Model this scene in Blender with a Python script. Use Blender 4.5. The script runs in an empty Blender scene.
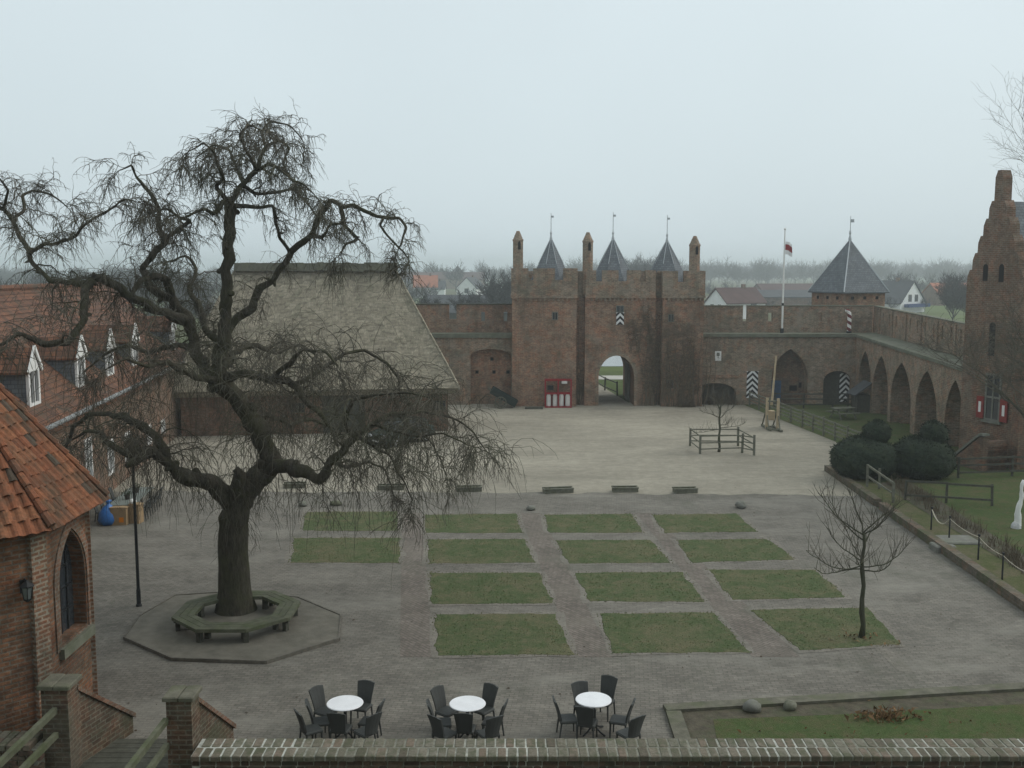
import bpy, math, random
from mathutils import Vector, Matrix, noise
from mathutils.geometry import tessellate_polygon
R = math.radians
sc = bpy.context.scene
col = sc.collection
rnd = random.Random(7)
V = Vector

# ------------------------------------------------------------------ survey of the place
FPX, HCAM = 1005.0, 10.0
TH = math.atan(113 / FPX)
_c, _s = math.cos(TH), math.sin(TH)
def _ray(px, py):
    a = (px - 512) / FPX; b = -(py - 384) / FPX
    return V((a, _c + b * _s, -_s + b * _c))
def G(px, py, z=0.0):
    d = _ray(px, py); return V((0, 0, HCAM)) + d * ((z - HCAM) / d.z)
def P(px, py, Y):
    d = _ray(px, py); return V((0, 0, HCAM)) + d * (Y / d.y)

# ------------------------------------------------------------------ scene tree helpers
ORIG = {}
def empty(name, label, cat, loc=(0, 0, 0), group=None):
    o = bpy.data.objects.new(name, None); col.objects.link(o)
    o.location = loc; ORIG[o.name] = V(loc); o.empty_display_size = .3
    tag(o, label, cat, group); return o
def tag(o, label=None, cat=None, group=None, kind=None):
    if label: o['label'] = label
    if cat: o['category'] = cat
    if group: o['group'] = group
    if kind: o['kind'] = kind
    return o
def copy_tree(o, parent=None):
    c = o.copy(); col.objects.link(c)
    if parent: c.parent = parent
    for ch in o.children: copy_tree(ch, c)
    return c

class MB:
    def __init__(s): s.v = []; s.f = []; s.t = []; s.tint = 0.5
    def add(s, vs, fs):
        b = len(s.v); s.v.extend(tuple(x) for x in vs)
        for f in fs: s.f.append(tuple(b + i for i in f)); s.t.append(s.tint)
    def box(s, x0, y0, z0, x1, y1, z1, M=None):
        vs = [V((x, y, z)) for z in (z0, z1) for y in (y0, y1) for x in (x0, x1)]
        if M is not None: vs = [M @ v for v in vs]
        s.add(vs, [(0, 2, 3, 1), (4, 5, 7, 6), (0, 1, 5, 4), (2, 6, 7, 3), (0, 4, 6, 2), (1, 3, 7, 5)])
    def bbox(s, x0, y0, z0, x1, y1, z1, M=None, b=.02):
        "box with chamfered vertical and top edges"
        if M is None: M = Matrix()
        b = min(b, (x1-x0)*.3, (y1-y0)*.3, (z1-z0)*.4)
        def ring(x0, y0, x1, y1, z): return [(x0+b, y0, z), (x1-b, y0, z), (x1, y0+b, z), (x1, y1-b, z), (x1-b, y1, z), (x0+b, y1, z), (x0, y1-b, z), (x0, y0+b, z)]
        vs = ring(x0, y0, x1, y1, z0) + ring(x0, y0, x1, y1, z1-b) + ring(x0+b, y0+b, x1-b, y1-b, z1)
        fs = [tuple(range(7, -1, -1)), tuple(range(16, 24))]
        for k in (0, 8):
            for i in range(8): j = (i+1) % 8; fs.append((k+i, k+j, k+8+j, k+8+i))
        s.add([M @ V(v) for v in vs], fs)
    def beam(s, a, b, w, h, up=(0, 0, 1), ch=.0):
        a, b = V(a), V(b); d = (b - a); L = d.length
        if L < 1e-6: return
        x = d / L; upv = V(up)
        if abs(x.dot(upv)) > .98: upv = V((0, 1, 0))
        y = upv.cross(x).normalized(); z = x.cross(y)
        M = Matrix((x, y, z)).transposed().to_4x4(); M.translation = a
        s.box(0, -w/2, -h/2, L, w/2, h/2, M)
    def prism(s, poly, z0, z1):
        n = len(poly); vs = [(p[0], p[1], z0) for p in poly] + [(p[0], p[1], z1) for p in poly]
        s.add(vs, [tuple(range(n-1, -1, -1)), tuple(range(n, 2*n))] + [(i, (i+1) % n, n+(i+1) % n, n+i) for i in range(n)])
    def tube(s, pts, rad, n=6, cap=True):
        pts = [V(p) for p in pts]; m = len(pts)
        if not hasattr(rad, '__len__'): rad = [rad] * m
        t = (pts[1]-pts[0]).normalized()
        u = t.orthogonal().normalized(); vs = []; fs = []
        for i, p in enumerate(pts):
            tt = (pts[min(i+1, m-1)] - pts[max(i-1, 0)])
            if tt.length > 1e-9: tt.normalize()
            else: tt = t
            u = (u - tt * u.dot(tt))
            if u.length < 1e-6: u = tt.orthogonal()
            u.normalize(); w = tt.cross(u); t = tt
            for k in range(n):
                a = 2*math.pi*k/n; vs.append(p + (u*math.cos(a) + w*math.sin(a)) * rad[i])
        for i in range(m-1):
            for k in range(n): j = (k+1) % n; fs.append((i*n+k, i*n+j, i*n+n+j, i*n+n+k))
        if cap: fs.append(tuple(range(n-1, -1, -1))); fs.append(tuple(range((m-1)*n, m*n)))
        s.add(vs, fs)
    def lathe(s, prof, c=(0, 0, 0), n=16, rot=0.0):
        c = V(c); vs = []; fs = []; m = len(prof)
        for r, z in prof:
            for k in range(n): a = rot + 2*math.pi*k/n; vs.append(c + V((r*math.cos(a), r*math.sin(a), z)))
        for i in range(m-1):
            for k in range(n): j = (k+1) % n; fs.append((i*n+k, i*n+j, i*n+n+j, i*n+n+k))
        fs.append(tuple(range(n-1, -1, -1))); fs.append(tuple(range((m-1)*n, m*n)))
        s.add(vs, fs)
    def quad(s, a, b, c, d): s.add([a, b, c, d], [(0, 1, 2, 3)])
    def slab(s, outer, holes, w0, w1, M):
        loops = [outer] + list(holes); flat = [p for l in loops for p in l]; n = len(flat)
        tris = tessellate_polygon([[V((p[0], p[1], 0)) for p in l] for l in loops])
        vs = [M @ V((p[0], p[1], w0)) for p in flat] + [M @ V((p[0], p[1], w1)) for p in flat]
        fs = [tuple(t) for t in tris] + [tuple(n+i for i in reversed(t)) for t in tris]
        b = 0
        for l in loops:
            k = len(l)
            for i in range(k): j = (i+1) % k; fs.append((b+i, b+j, n+b+j, n+b+i))
            b += k
        s.add(vs, fs)
    def build(s, name, m, parent=None, smooth=False, label=None, local=False):
        me = bpy.data.meshes.new(name); vs = s.v
        if parent is not None and not local:
            o0 = V((0, 0, 0)); q = parent
            while q is not None: o0 = o0 + ORIG.get(q.name, V((0, 0, 0))); q = q.parent
            vs = [(x-o0.x, y-o0.y, z-o0.z) for x, y, z in vs]
        me.from_pydata(vs, [], s.f); me.update()
        if any(t != .5 for t in s.t):
            at = me.attributes.new('tint', 'FLOAT', 'FACE'); at.data.foreach_set('value', s.t)
        me.materials.append(m)
        if smooth: me.polygons.foreach_set('use_smooth', [True] * len(me.polygons))
        import bmesh
        bm = bmesh.new(); bm.from_mesh(me); bmesh.ops.recalc_face_normals(bm, faces=bm.faces); bm.to_mesh(me); bm.free()
        o = bpy.data.objects.new(name, me); col.objects.link(o)
        if parent is not None: o.parent = parent
        if label: o['label'] = label
        return o

def frame(o, u, w):
    "local (u, v=up, w=depth) to world"
    u = V(u).normalized(); w = V(w).normalized()
    M = Matrix((u, V((0, 0, 1)), w)).transposed().to_4x4(); M.translation = V(o); return M
def arch(u0, u1, v0, vs, vt, kind='pointed', n=10):
    c = (u0+u1)/2; pts = [(u0, v0), (u0, vs)]
    if kind == 'pointed':
        W = u1-u0; h = math.sin(R(60))
        L = [(u1 - W*math.cos(R(60)*i/n), vs + (vt-vs)*math.sin(R(60)*i/n)/h) for i in range(1, n+1)]
        pts += L + [(2*c - a, b) for a, b in reversed(L[:-1])]
    else:
        pts += [(c - (c-u0)*math.cos(math.pi*i/(2*n)), vs + (vt-vs)*math.sin(math.pi*i/(2*n))) for i in range(1, 2*n)]
    return pts + [(u1, vs), (u1, v0)]

# ------------------------------------------------------------------ materials
def nd(nt, typ, inp=None, **kw):
    n = nt.nodes.new(typ)
    for k, v in kw.items(): setattr(n, k, v)
    for k, v in (inp or {}).items():
        if hasattr(v, 'links') or isinstance(v, bpy.types.NodeSocket): nt.links.new(v, n.inputs[k])
        else: n.inputs[k].default_value = v
    return n
def c4(c): return (c[0], c[1], c[2], 1)
_suv = None
def suv_group():
    global _suv
    if _suv: return _suv
    g = bpy.data.node_groups.new('surface_coords', 'ShaderNodeTree')
    g.interface.new_socket('Vector', in_out='OUTPUT', socket_type='NodeSocketVector')
    geo = nd(g, 'ShaderNodeNewGeometry'); N = geo.outputs['True Normal']; Pp = geo.outputs['Position']
    def vm(op, a, b=None):
        n = nd(g, 'ShaderNodeVectorMath', operation=op); g.links.new(a, n.inputs[0]) if not isinstance(a, tuple) else setattr(n.inputs[0], 'default_value', a)
        if b is not None: g.links.new(b, n.inputs[1])
        return n
    T = vm('NORMALIZE', vm('CROSS_PRODUCT', (0, 0, 1), N).outputs[0]).outputs[0]
    B = vm('CROSS_PRODUCT', N, T).outputs[0]
    cb = nd(g, 'ShaderNodeCombineXYZ', {0: vm('DOT_PRODUCT', Pp, T).outputs['Value'], 1: vm('DOT_PRODUCT', Pp, B).outputs['Value']})
    sp = nd(g, 'ShaderNodeSeparateXYZ', {0: N})
    ab = nd(g, 'ShaderNodeMath', {0: sp.outputs[2]}, operation='ABSOLUTE')
    gt = nd(g, 'ShaderNodeMath', {0: ab.outputs[0], 1: .97}, operation='GREATER_THAN')
    mx = nd(g, 'ShaderNodeMix', {0: gt.outputs[0], 4: cb.outputs[0], 5: Pp}, data_type='VECTOR')
    out = nd(g, 'NodeGroupOutput'); g.links.new(mx.outputs[1], out.inputs[0])
    _suv = g; return g
class Mat:
    def __init__(s, name, rough=.9, spec=.2):
        s.m = bpy.data.materials.new(name); s.m.use_nodes = True; s.nt = s.m.node_tree
        s.b = s.nt.nodes['Principled BSDF']; s.b.inputs['Roughness'].default_value = rough; s.b.inputs['Specular IOR Level'].default_value = spec
    def n(s, typ, inp=None, **kw): return nd(s.nt, typ, inp, **kw)
    def suv(s): g = s.n('ShaderNodeGroup'); g.node_tree = suv_group(); return g.outputs[0]
    def pos(s): return s.n('ShaderNodeNewGeometry').outputs['Position']
    def scl(s, v, k): return s.n('ShaderNodeVectorMath', {0: v, 1: k}, operation='MULTIPLY').outputs[0]
    def noise(s, v, scale, det=4, rough=.6): return s.n('ShaderNodeTexNoise', {'Vector': v, 'Scale': scale, 'Detail': det, 'Roughness': rough}).outputs[0]
    def ramp(s, f, a, b, lo=0., hi=1.): return s.n('ShaderNodeMapRange', {0: f, 1: a, 2: b, 3: lo, 4: hi}).outputs[0]
    def mix(s, f, a, b, blend='MIX'):
        n = s.n('ShaderNodeMix', {0: f, 6: c4(a) if isinstance(a, tuple) else a, 7: c4(b) if isinstance(b, tuple) else b}, data_type='RGBA', blend_type=blend); return n.outputs[2]
    def mul(s, c, f):
        cc = s.n('ShaderNodeCombineColor', {0: f, 1: f, 2: f}).outputs[0]
        return s.mix(1.0, c, cc, 'MULTIPLY')
    def bump(s, h, strength=.5, dist=.02):
        b = s.n('ShaderNodeBump', {'Height': h, 'Strength': strength, 'Distance': dist}); s.nt.links.new(b.outputs[0], s.b.inputs['Normal'])
    def out(s, c): s.nt.links.new(c, s.b.inputs['Base Color']); return s.m
def plain(name, c, rough=.85, var=.25, scale=6, spec=.2, bump=0., metal=0., stain=None, sa=.5):
    m = Mat(name, rough, spec); p = m.pos(); n = m.noise(p, scale)
    cc = m.mul(m.mix(0., c, c), m.ramp(n, .25, .75, 1-var, 1+var))
    if stain: cc = m.mix(m.ramp(m.noise(p, scale*.37, 5), .48, .62, 0, sa), cc, stain)
    if bump: m.bump(m.noise(p, scale*4, 5), bump, .02)
    m.b.inputs['Metallic'].default_value = metal
    return m.out(cc)
def brickmat(name, c1, c2, mort, bw=.28, bh=.095, ms=.012, stain=(.05, .055, .045), sa=.55, var=.3, moss=None, streak=.4):
    m = Mat(name, .95, .1); u = m.suv(); p = m.pos()
    br = m.n('ShaderNodeTexBrick', {'Vector': u, 'Color1': c4(c1), 'Color2': c4(c2), 'Mortar': c4(mort), 'Scale': 1., 'Mortar Size': ms, 'Mortar Smooth': .2, 'Brick Width': bw, 'Row Height': bh, 'Bias': .0})
    c = m.mul(br.outputs[0], m.ramp(m.noise(p, 2.6, 6, .7), .3, .7, 1-var, 1+var))
    c = m.mul(c, m.ramp(m.noise(m.scl(p, (1, 1, 2.2)), 6.5, 3, .7), .3, .7, .72, 1.28))
    st = m.noise(m.scl(p, (.9, .9, .16)), 1.0, 5, .65)      # long damp streaks
    c = m.mix(m.ramp(m.noise(p, .75, 4, .55), .56, .64, 0, .35), c, mort)      # limewashed and repointed patches
    c = m.mix(m.ramp(st, .5, .68, 0, streak), c, stain)
    c = m.mix(m.ramp(m.noise(p, .55, 6, .7), .5, .66, 0, sa), c, stain)
    c = m.mix(m.ramp(m.noise(p, 1.9, 5, .7), .48, .64, 0, .6), c, m.mix(1., c, (1.28, .86, .72), 'MULTIPLY'))
    c = m.mix(m.ramp(m.noise(m.scl(p, (1, 1, 1.4)), 1.3, 6, .75), .5, .64, 0, .55), c, m.mix(1., c, (.80, .92, .86), 'MULTIPLY'))
    if moss: c = m.mix(m.ramp(m.noise(p, .8, 6, .7), .5, .62, 0, .7), c, moss)
    h = m.n('ShaderNodeMath', {0: br.outputs[1], 1: -1.}, operation='MULTIPLY').outputs[0]
    hh = m.n('ShaderNodeMath', {0: h, 1: m.noise(p, 18, 4)}, operation='ADD').outputs[0]
    m.bump(hh, .6, .02)
    return m.out(c)
M = {}
M['brick'] = brickmat('old_red_brick', (.225, .13, .086), (.305, .19, .128), (.27, .24, .20), stain=(.075, .07, .055))
M['brick_grey'] = brickmat('weathered_brick', (.20, .15, .11), (.29, .215, .16), (.30, .27, .22), stain=(.085, .085, .065), sa=.5)
M['brick_red'] = brickmat('red_brick', (.145, .092, .066), (.195, .132, .096), (.21, .19, .155), stain=(.07, .06, .045))
M['brick_orange'] = brickmat('near_brick', (.13, .07, .042), (.23, .115, .065), (.15, .125, .10), bw=.29, bh=.098, ms=.018, stain=(.045, .04, .034), sa=.7, var=.45)
M['brick_dark'] = brickmat('dark_barn_brick', (.15, .092, .066), (.20, .125, .09), (.18, .155, .125), stain=(.05, .05, .04))
M['pier'] = brickmat('mossy_pier_brick', (.085, .062, .046), (.125, .09, .066), (.15, .14, .11), bw=.29, bh=.098, ms=.016, stain=(.06, .06, .04), sa=.7, moss=(.08, .085, .055))
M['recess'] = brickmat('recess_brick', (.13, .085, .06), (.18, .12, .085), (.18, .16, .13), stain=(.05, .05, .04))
M['cope'] = plain('mossy_coping', (.15, .155, .12), stain=(.085, .10, .06), scale=3, bump=.3)
M['stone'] = plain('grey_stone', (.17, .17, .15), stain=(.13, .15, .1), scale=4, bump=.5)
M['slate'] = None
def slate():
    m = Mat('slate', .75, .25); u = m.suv(); p = m.pos()
    br = m.n('ShaderNodeTexBrick', {'Vector': u, 'Color1': c4((.115, .13, .145)), 'Color2': c4((.16, .175, .185)), 'Mortar': c4((.07, .08, .09)), 'Scale': 1., 'Mortar Size': .012, 'Brick Width': .25, 'Row Height': .16})
    c = m.mul(br.outputs[0], m.ramp(m.noise(p, 1.6, 6), .3, .7, .8, 1.2))
    m.bump(br.outputs[1], -.4, .02); return m.out(c)
M['slate'] = slate()
M['lead'] = plain('lead_flashing', (.42, .45, .47), rough=.5, var=.1)
def tiles(name, base, dark, mossc, bw=.24, bh=.27):
    m = Mat(name, .85, .2); u = m.suv(); p = m.pos()
    br = m.n('ShaderNodeTexBrick', {'Vector': u, 'Color1': c4(base), 'Color2': c4(dark), 'Mortar': c4((.05, .03, .022)), 'Scale': 1., 'Mortar Size': .022, 'Mortar Smooth': .5, 'Brick Width': bw, 'Row Height': bh})
    br.offset = 0.
    c = m.mul(br.outputs[0], m.ramp(m.noise(p, 2.2, 6, .7), .3, .7, .68, 1.3))
    c = m.mix(m.ramp(m.noise(p, .9, 6, .7), .5, .64, 0, .7), c, mossc)
    m.bump(br.outputs[1], -.8, .04); return m.out(c)
M['tile'] = tiles('orange_pantile', (.19, .085, .048), (.105, .058, .04), (.065, .058, .042))
def tinted(name, cols, rough=.9, var=.3, scale=14, bump=.5, moss=None, ms=(.5, .62), mscale=2.0):
    m = Mat(name, rough, .15); p = m.pos()
    a = m.n('ShaderNodeAttribute', attribute_name='tint').outputs['Fac']
    rp = m.n('ShaderNodeValToRGB', {0: a}); el = rp.color_ramp.elements
    el[0].color = c4(cols[0]); el[1].color = c4(cols[-1])
    for i, c in enumerate(cols[1:-1]): el.new((i+1)/(len(cols)-1)).color = c4(c)
    c = m.mul(rp.outputs[0], m.ramp(m.noise(p, scale, 5, .7), .3, .7, 1-var, 1+var))
    if moss: c = m.mix(m.ramp(m.noise(p, mscale, 6, .7), ms[0], ms[1], 0, .75), c, moss)
    m.bump(m.noise(p, scale*2.5, 5), bump, .02); return m.out(c)
M['near_tile'] = tinted('pantile', [(.085, .07, .055), (.17, .072, .042), (.23, .09, .048), (.255, .115, .062), (.18, .09, .058)], moss=(.07, .062, .045), mscale=1.4, ms=(.44, .62))
M['cope_brick'] = tinted('coping_brick', [(.10, .085, .065), (.14, .13, .10), (.185, .175, .14), (.17, .13, .10), (.155, .15, .12)], moss=(.075, .085, .05), ms=(.45, .62), mscale=3)
M['front_brick'] = tinted('parapet_brick', [(.07, .05, .04), (.10, .065, .05), (.13, .09, .065), (.10, .09, .07)], moss=(.05, .055, .04), mscale=2.5)
def mortar():
    m = Mat('lime_mortar', .95, .1); p = m.pos()
    n = m.noise(m.scl(p, (1, .2, .2)), .42, 3)
    c = m.mix(m.ramp(n, .45, .6), (.20, .20, .165), (.42, .43, .39))
    c = m.mul(c, m.ramp(m.noise(p, 9, 5), .3, .7, .6, 1.25)); return m.out(c)
M['mortar'] = mortar()
def thatch():
    m = Mat('thatch', .97, .05); u = m.suv(); p = m.pos()
    a = m.noise(m.scl(u, (7, 3.2, 1)), 1., 7, .75)
    b = m.noise(m.scl(u, (.35, 3.2, 1)), 1., 4, .6)
    c = m.mix(m.ramp(a, .3, .7), (.20, .178, .135), (.37, .33, .255))
    c = m.mul(c, m.ramp(b, .35, .65, .78, 1.2))
    c = m.mul(c, m.ramp(m.noise(u, .9, 7, .75), .32, .68, .7, 1.25))
    c = m.mix(m.ramp(m.noise(u, .33, 6, .7), .5, .7, 0, .6), c, (.15, .15, .105))
    c = m.mix(m.ramp(m.noise(m.scl(u, (1.2, .35, 1)), 2.2, 5, .7), .55, .7, 0, .5), c, (.1, .09, .07))
    sv = m.n('ShaderNodeSeparateXYZ', {0: u}).outputs[1]; sv = m.n('ShaderNodeMath', {0: sv, 1: m.ramp(m.noise(u, 1.1, 3), 0, 1, -.12, .12)}, operation='ADD').outputs[0]
    rw_ = m.n('ShaderNodeMath', {0: m.n('ShaderNodeMath', {0: sv, 1: 14.}, operation='MULTIPLY').outputs[0]}, operation='SINE').outputs[0]
    c = m.mul(c, m.ramp(rw_, .3, 1., 1.04, .80))
    h = m.n('ShaderNodeMath', {0: a, 1: b}, operation='ADD').outputs[0]
    m.bump(h, .9, .06); return m.out(c)
M['thatch'] = thatch()
M['moss'] = plain('mossy_ridge', (.07, .07, .052), scale=7, var=.4, bump=.6, stain=(.10, .10, .06))
def paving(name, c1, c2, mo, ang=0., patch=(.235, .225, .195)):
    m = Mat(name, .92, .12); p = m.pos()
    r = m.n('ShaderNodeVectorRotate', {'Vector': p, 'Angle': ang}, rotation_type='Z_AXIS').outputs[0]
    br = m.n('ShaderNodeTexBrick', {'Vector': r, 'Color1': c4(c1), 'Color2': c4(c2), 'Mortar': c4(mo), 'Scale': 1., 'Mortar Size': .012, 'Brick Width': .22, 'Row Height': .11})
    c = m.mul(br.outputs[0], m.ramp(m.noise(p, .7, 7, .7), .3, .7, .76, 1.22))
    c = m.mul(c, m.ramp(m.noise(p, 5.5, 5, .75), .25, .75, .74, 1.26))
    c = m.mix(m.ramp(m.noise(m.scl(p, (.55, 1.3, 1)), .35, 7, .72), .5, .68, 0, .75), c, patch)
    c = m.mix(m.ramp(m.noise(m.scl(p, (1.3, .6, 1)), .28, 7, .72), .54, .7, 0, .6), c, (.085, .09, .068))
    m.bump(m.noise(p, 12, 5), .5, .02); return m.out(c)
M['paving'] = paving('clay_paving', (.142, .134, .116), (.188, .174, .15), (.118, .111, .096), R(6.2))
M['lane'] = paving('lane_paving', (.14, .122, .106), (.195, .168, .146), (.105, .097, .083), R(51), (.17, .155, .13))
def gravel():
    m = Mat('gravel', .96, .08); p = m.pos()
    c = m.mix(m.ramp(m.noise(p, 22, 4, .8), .3, .7), (.24, .22, .178), (.375, .348, .285))
    c = m.mul(c, m.ramp(m.noise(m.scl(p, (.5, 1.2, 1)), .25, 7, .7), .3, .7, .78, 1.18))
    c = m.mul(c, m.ramp(m.noise(p, 2.0, 6, .8), .3, .7, .78, 1.18))
    c = m.mul(c, m.ramp(m.noise(p, .09, 4, .6), .35, .65, .84, 1.1))
    c = m.mix(m.ramp(m.noise(m.scl(p, (.25, .9, 1)), .5, 6, .7), .56, .7, 0, .5), c, (.17, .16, .13))
    m.bump(m.noise(p, 30, 4), .7, .03); return m.out(c)
M['gravel'] = gravel()
def grassmat(name, a, b, worn, wl=(.52, .66), wa=.85):
    m = Mat(name, .95, .05); p = m.pos()
    c = m.mix(m.ramp(m.noise(p, 7, 6, .75), .3, .7), a, b)
    c = m.mix(m.ramp(m.noise(p, 1.7, 6, .78), .46, .66, 0, .7), c, worn)
    c = m.mix(m.ramp(m.noise(p, .55, 7, .72), wl[0], wl[1], 0, wa), c, worn)
    c = m.mul(c, m.ramp(m.noise(p, 26, 3, .7), .3, .7, .7, 1.3))
    m.bump(m.noise(p, 30, 4), .9, .05); return m.out(c)
M['lawn'] = grassmat('lawn_grass', (.058, .088, .040), (.105, .128, .062), (.165, .142, .09), (.47, .68), .7)
M['blade'] = grassmat('lightened_grass_blade', (.085, .12, .045), (.14, .165, .068), (.19, .165, .095), (.47, .68), .7)  # lawn grass with brightness put into the colour, offsetting shade on upright blades
M['garden'] = grassmat('garden_grass', (.052, .082, .03), (.09, .12, .048), (.12, .10, .06), (.5, .66), .7)
M['verge'] = grassmat('verge_grass', (.07, .085, .035), (.11, .12, .055), (.14, .12, .08), (.48, .62))
M['mossedge'] = plain('mossy_edge', (.125, .12, .092), var=.35, scale=4, bump=.6, stain=(.085, .10, .05))
M['soil'] = plain('bare_soil', (.08, .07, .05), var=.45, scale=5, bump=.9, stain=(.06, .075, .035))
def fields():
    m = Mat('fields', .95, .05); p = m.pos()
    c = m.mix(m.ramp(m.noise(m.scl(p, (1, .5, 1)), .006, 3), .42, .58), (.065, .09, .03), (.13, .11, .07))
    c = m.mix(m.ramp(m.noise(p, .012, 4), .5, .56), c, (.10, .13, .045))
    c = m.mul(c, m.ramp(m.noise(p, .8, 6, .7), .3, .7, .75, 1.25)); return m.out(c)
M['fields'] = fields()
def bark(name, a, b, mossc, ma=.6):
    m = Mat(name, .95, .05); p = m.pos()
    c = m.mix(m.ramp(m.noise(m.scl(p, (9, 9, 2.2)), 1.5, 6, .75), .3, .7), a, b)
    c = m.mix(m.ramp(m.noise(p, 1.3, 6, .7), .45, .62, 0, ma), c, mossc)
    m.bump(m.noise(m.scl(p, (9, 9, 2)), 2, 6, .75), 1., .06); return m.out(c)
M['bark'] = bark('mossy_bark', (.032, .03, .023), (.11, .10, .078), (.07, .075, .038))
M['twig'] = plain('twig', (.088, .08, .062), var=.4, scale=1.2, stain=(.085, .092, .055))
M['bark2'] = bark('young_bark', (.05, .052, .036), (.10, .10, .07), (.075, .085, .045))
M['twig2'] = plain('thin_twig', (.095, .085, .066), var=.3, scale=1.5)
M['twigfar'] = plain('far_twig', (.045, .045, .042), var=.35, scale=.12)
M['wood_green'] = plain('green_weathered_wood', (.105, .11, .075), var=.35, scale=5, bump=.4, stain=(.07, .09, .035))
M['wood_grey'] = plain('grey_weathered_wood', (.15, .15, .118), var=.35, scale=6, bump=.4, stain=(.09, .10, .06))
M['wood_dark'] = plain('dark_weathered_wood', (.075, .075, .06), var=.35, scale=6, bump=.4)
M['wood_pale'] = plain('pale_new_timber', (.46, .37, .25), var=.2, scale=4)
M['iron'] = plain('black_iron', (.02, .022, .024), rough=.5, var=.2)
M['white'] = plain('white_paint', (.72, .72, .70), rough=.6, var=.1, scale=3)
M['wall_white'] = plain('white_plaster', (.74, .75, .74), var=.08, scale=1)
M['tabletop'] = plain('white_tabletop', (.76, .77, .79), rough=.3, var=.10, scale=3, spec=.4)
M['wicker'] = None
def wicker():
    m = Mat('dark_wicker', .6, .3); tc = m.n('ShaderNodeTexCoord').outputs['Object']
    w = m.n('ShaderNodeTexWave', {'Vector': tc, 'Scale': 16., 'Distortion': 1.}, bands_direction='Z').outputs[1]
    c = m.mix(w, (.03, .033, .032), (.075, .08, .076)); m.bump(w, .6, .01); return m.out(c)
M['wicker'] = wicker()
M['cushion'] = plain('grey_seat_pad', (.14, .145, .13), var=.15)
M['zinc'] = plain('old_zinc', (.20, .21, .21), rough=.6, var=.4, scale=2)
M['glass'] = plain('dark_glass', (.03, .036, .042), rough=.12, var=.2, spec=.6)
M['dark'] = plain('dark_interior', (.012, .012, .012), var=.2)
M['red'] = plain('red_paint', (.28, .03, .035), rough=.5, var=.15)
M['red_dull'] = plain('dull_red_paint', (.22, .035, .03), rough=.6, var=.2)
M['black_paint'] = plain('black_paint', (.025, .027, .028), rough=.6)
M['blue'] = plain('blue_plastic', (.025, .14, .42), rough=.35, var=.25, scale=9, spec=.5, bump=.6)
M['blue_door'] = plain('blue_painted_wood', (.05, .09, .16), rough=.6)
M['card'] = plain('cardboard', (.30, .21, .12), var=.15, scale=5)
M['orange'] = plain('orange_print', (.7, .22, .02), var=.1)
M['tablegrey'] = plain('grey_green_board', (.15, .17, .155), rough=.55, var=.15)
M['carpaint'] = plain('dark_green_car_paint', (.04, .058, .054), rough=.25, var=.1, spec=.5)
M['rubber'] = plain('rubber', (.02, .02, .02))
M['chrome'] = plain('bright_metal', (.55, .56, .58), rough=.3, metal=.7, var=.05)
M['cartgreen'] = plain('dark_green_paint', (.022, .035, .032), rough=.6, var=.3)
M['yew'] = plain('clipped_yew', (.02, .031, .019), var=.65, scale=7, stain=(.035, .046, .022), bump=.9)
M['leafdark'] = plain('pot_plant_leaf', (.03, .05, .025), var=.4, scale=9)
M['dryleaf'] = plain('dead_leaves', (.16, .095, .045), var=.4, scale=9)
M['drystem'] = plain('dead_stems', (.12, .095, .065), var=.4, scale=5)
M['roof_red'] = plain('dull_red_roof', (.085, .05, .046), var=.2, scale=.6)
M['roof_orange'] = plain('orange_roof', (.36, .13, .07), var=.2, scale=.6)
M['roof_grey'] = plain('grey_roof', (.07, .075, .08), var=.2, scale=.6)
M['blue_awning'] = plain('blue_awning', (.03, .06, .16), var=.1)
M['flagwhite'] = plain('white_cloth', (.78, .78, .78), var=.05)
M['rope'] = plain('pale_rope', (.45, .42, .34), var=.2)
def water():
    m = Mat('moat_water', .08, .5); m.bump(m.noise(m.pos(), 1.2, 3), .08, .05); return m.out(m.mix(0., (.05, .06, .055), (0, 0, 0)))
M['water'] = water()
def chevrons():
    "black and white chevrons, set out in the shutter's own coordinates"
    m = Mat('chevron_paint', .6, .2); tc = m.n('ShaderNodeTexCoord').outputs['Object']
    s = m.n('ShaderNodeSeparateXYZ', {0: tc}); ab = m.n('ShaderNodeMath', {0: s.outputs[0]}, operation='ABSOLUTE').outputs[0]
    h = m.n('ShaderNodeMath', {0: s.outputs[2], 1: ab}, operation='ADD').outputs[0]
    f = m.n('ShaderNodeMath', {0: h, 1: .42}, operation='FLOORED_MODULO').outputs[0]
    g = m.n('ShaderNodeMath', {0: f, 1: .21}, operation='GREATER_THAN').outputs[0]
    return m.out(m.mix(g, (.02, .02, .022), (.70, .70, .70)))
M['chevron'] = chevrons()
def stripes():
    m = Mat('pole_stripes', .6, .2); tc = m.n('ShaderNodeTexCoord').outputs['Object']
    s = m.n('ShaderNodeSeparateXYZ', {0: tc})
    at = m.n('ShaderNodeMath', {0: s.outputs[1], 1: s.outputs[0]}, operation='ARCTAN2').outputs[0]
    k = m.n('ShaderNodeMath', {0: at, 1: .5/ (2*math.pi)}, operation='MULTIPLY').outputs[0]
    h = m.n('ShaderNodeMath', {0: s.outputs[2], 1: k}, operation='ADD').outputs[0]
    f = m.n('ShaderNodeMath', {0: h, 1: .5}, operation='FLOORED_MODULO').outputs[0]
    g = m.n('ShaderNodeMath', {0: f, 1: .25}, operation='GREATER_THAN').outputs[0]
    return m.out(m.mix(g, (.13, .02, .025), (.72, .71, .69)))
M['stripe'] = stripes()

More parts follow.
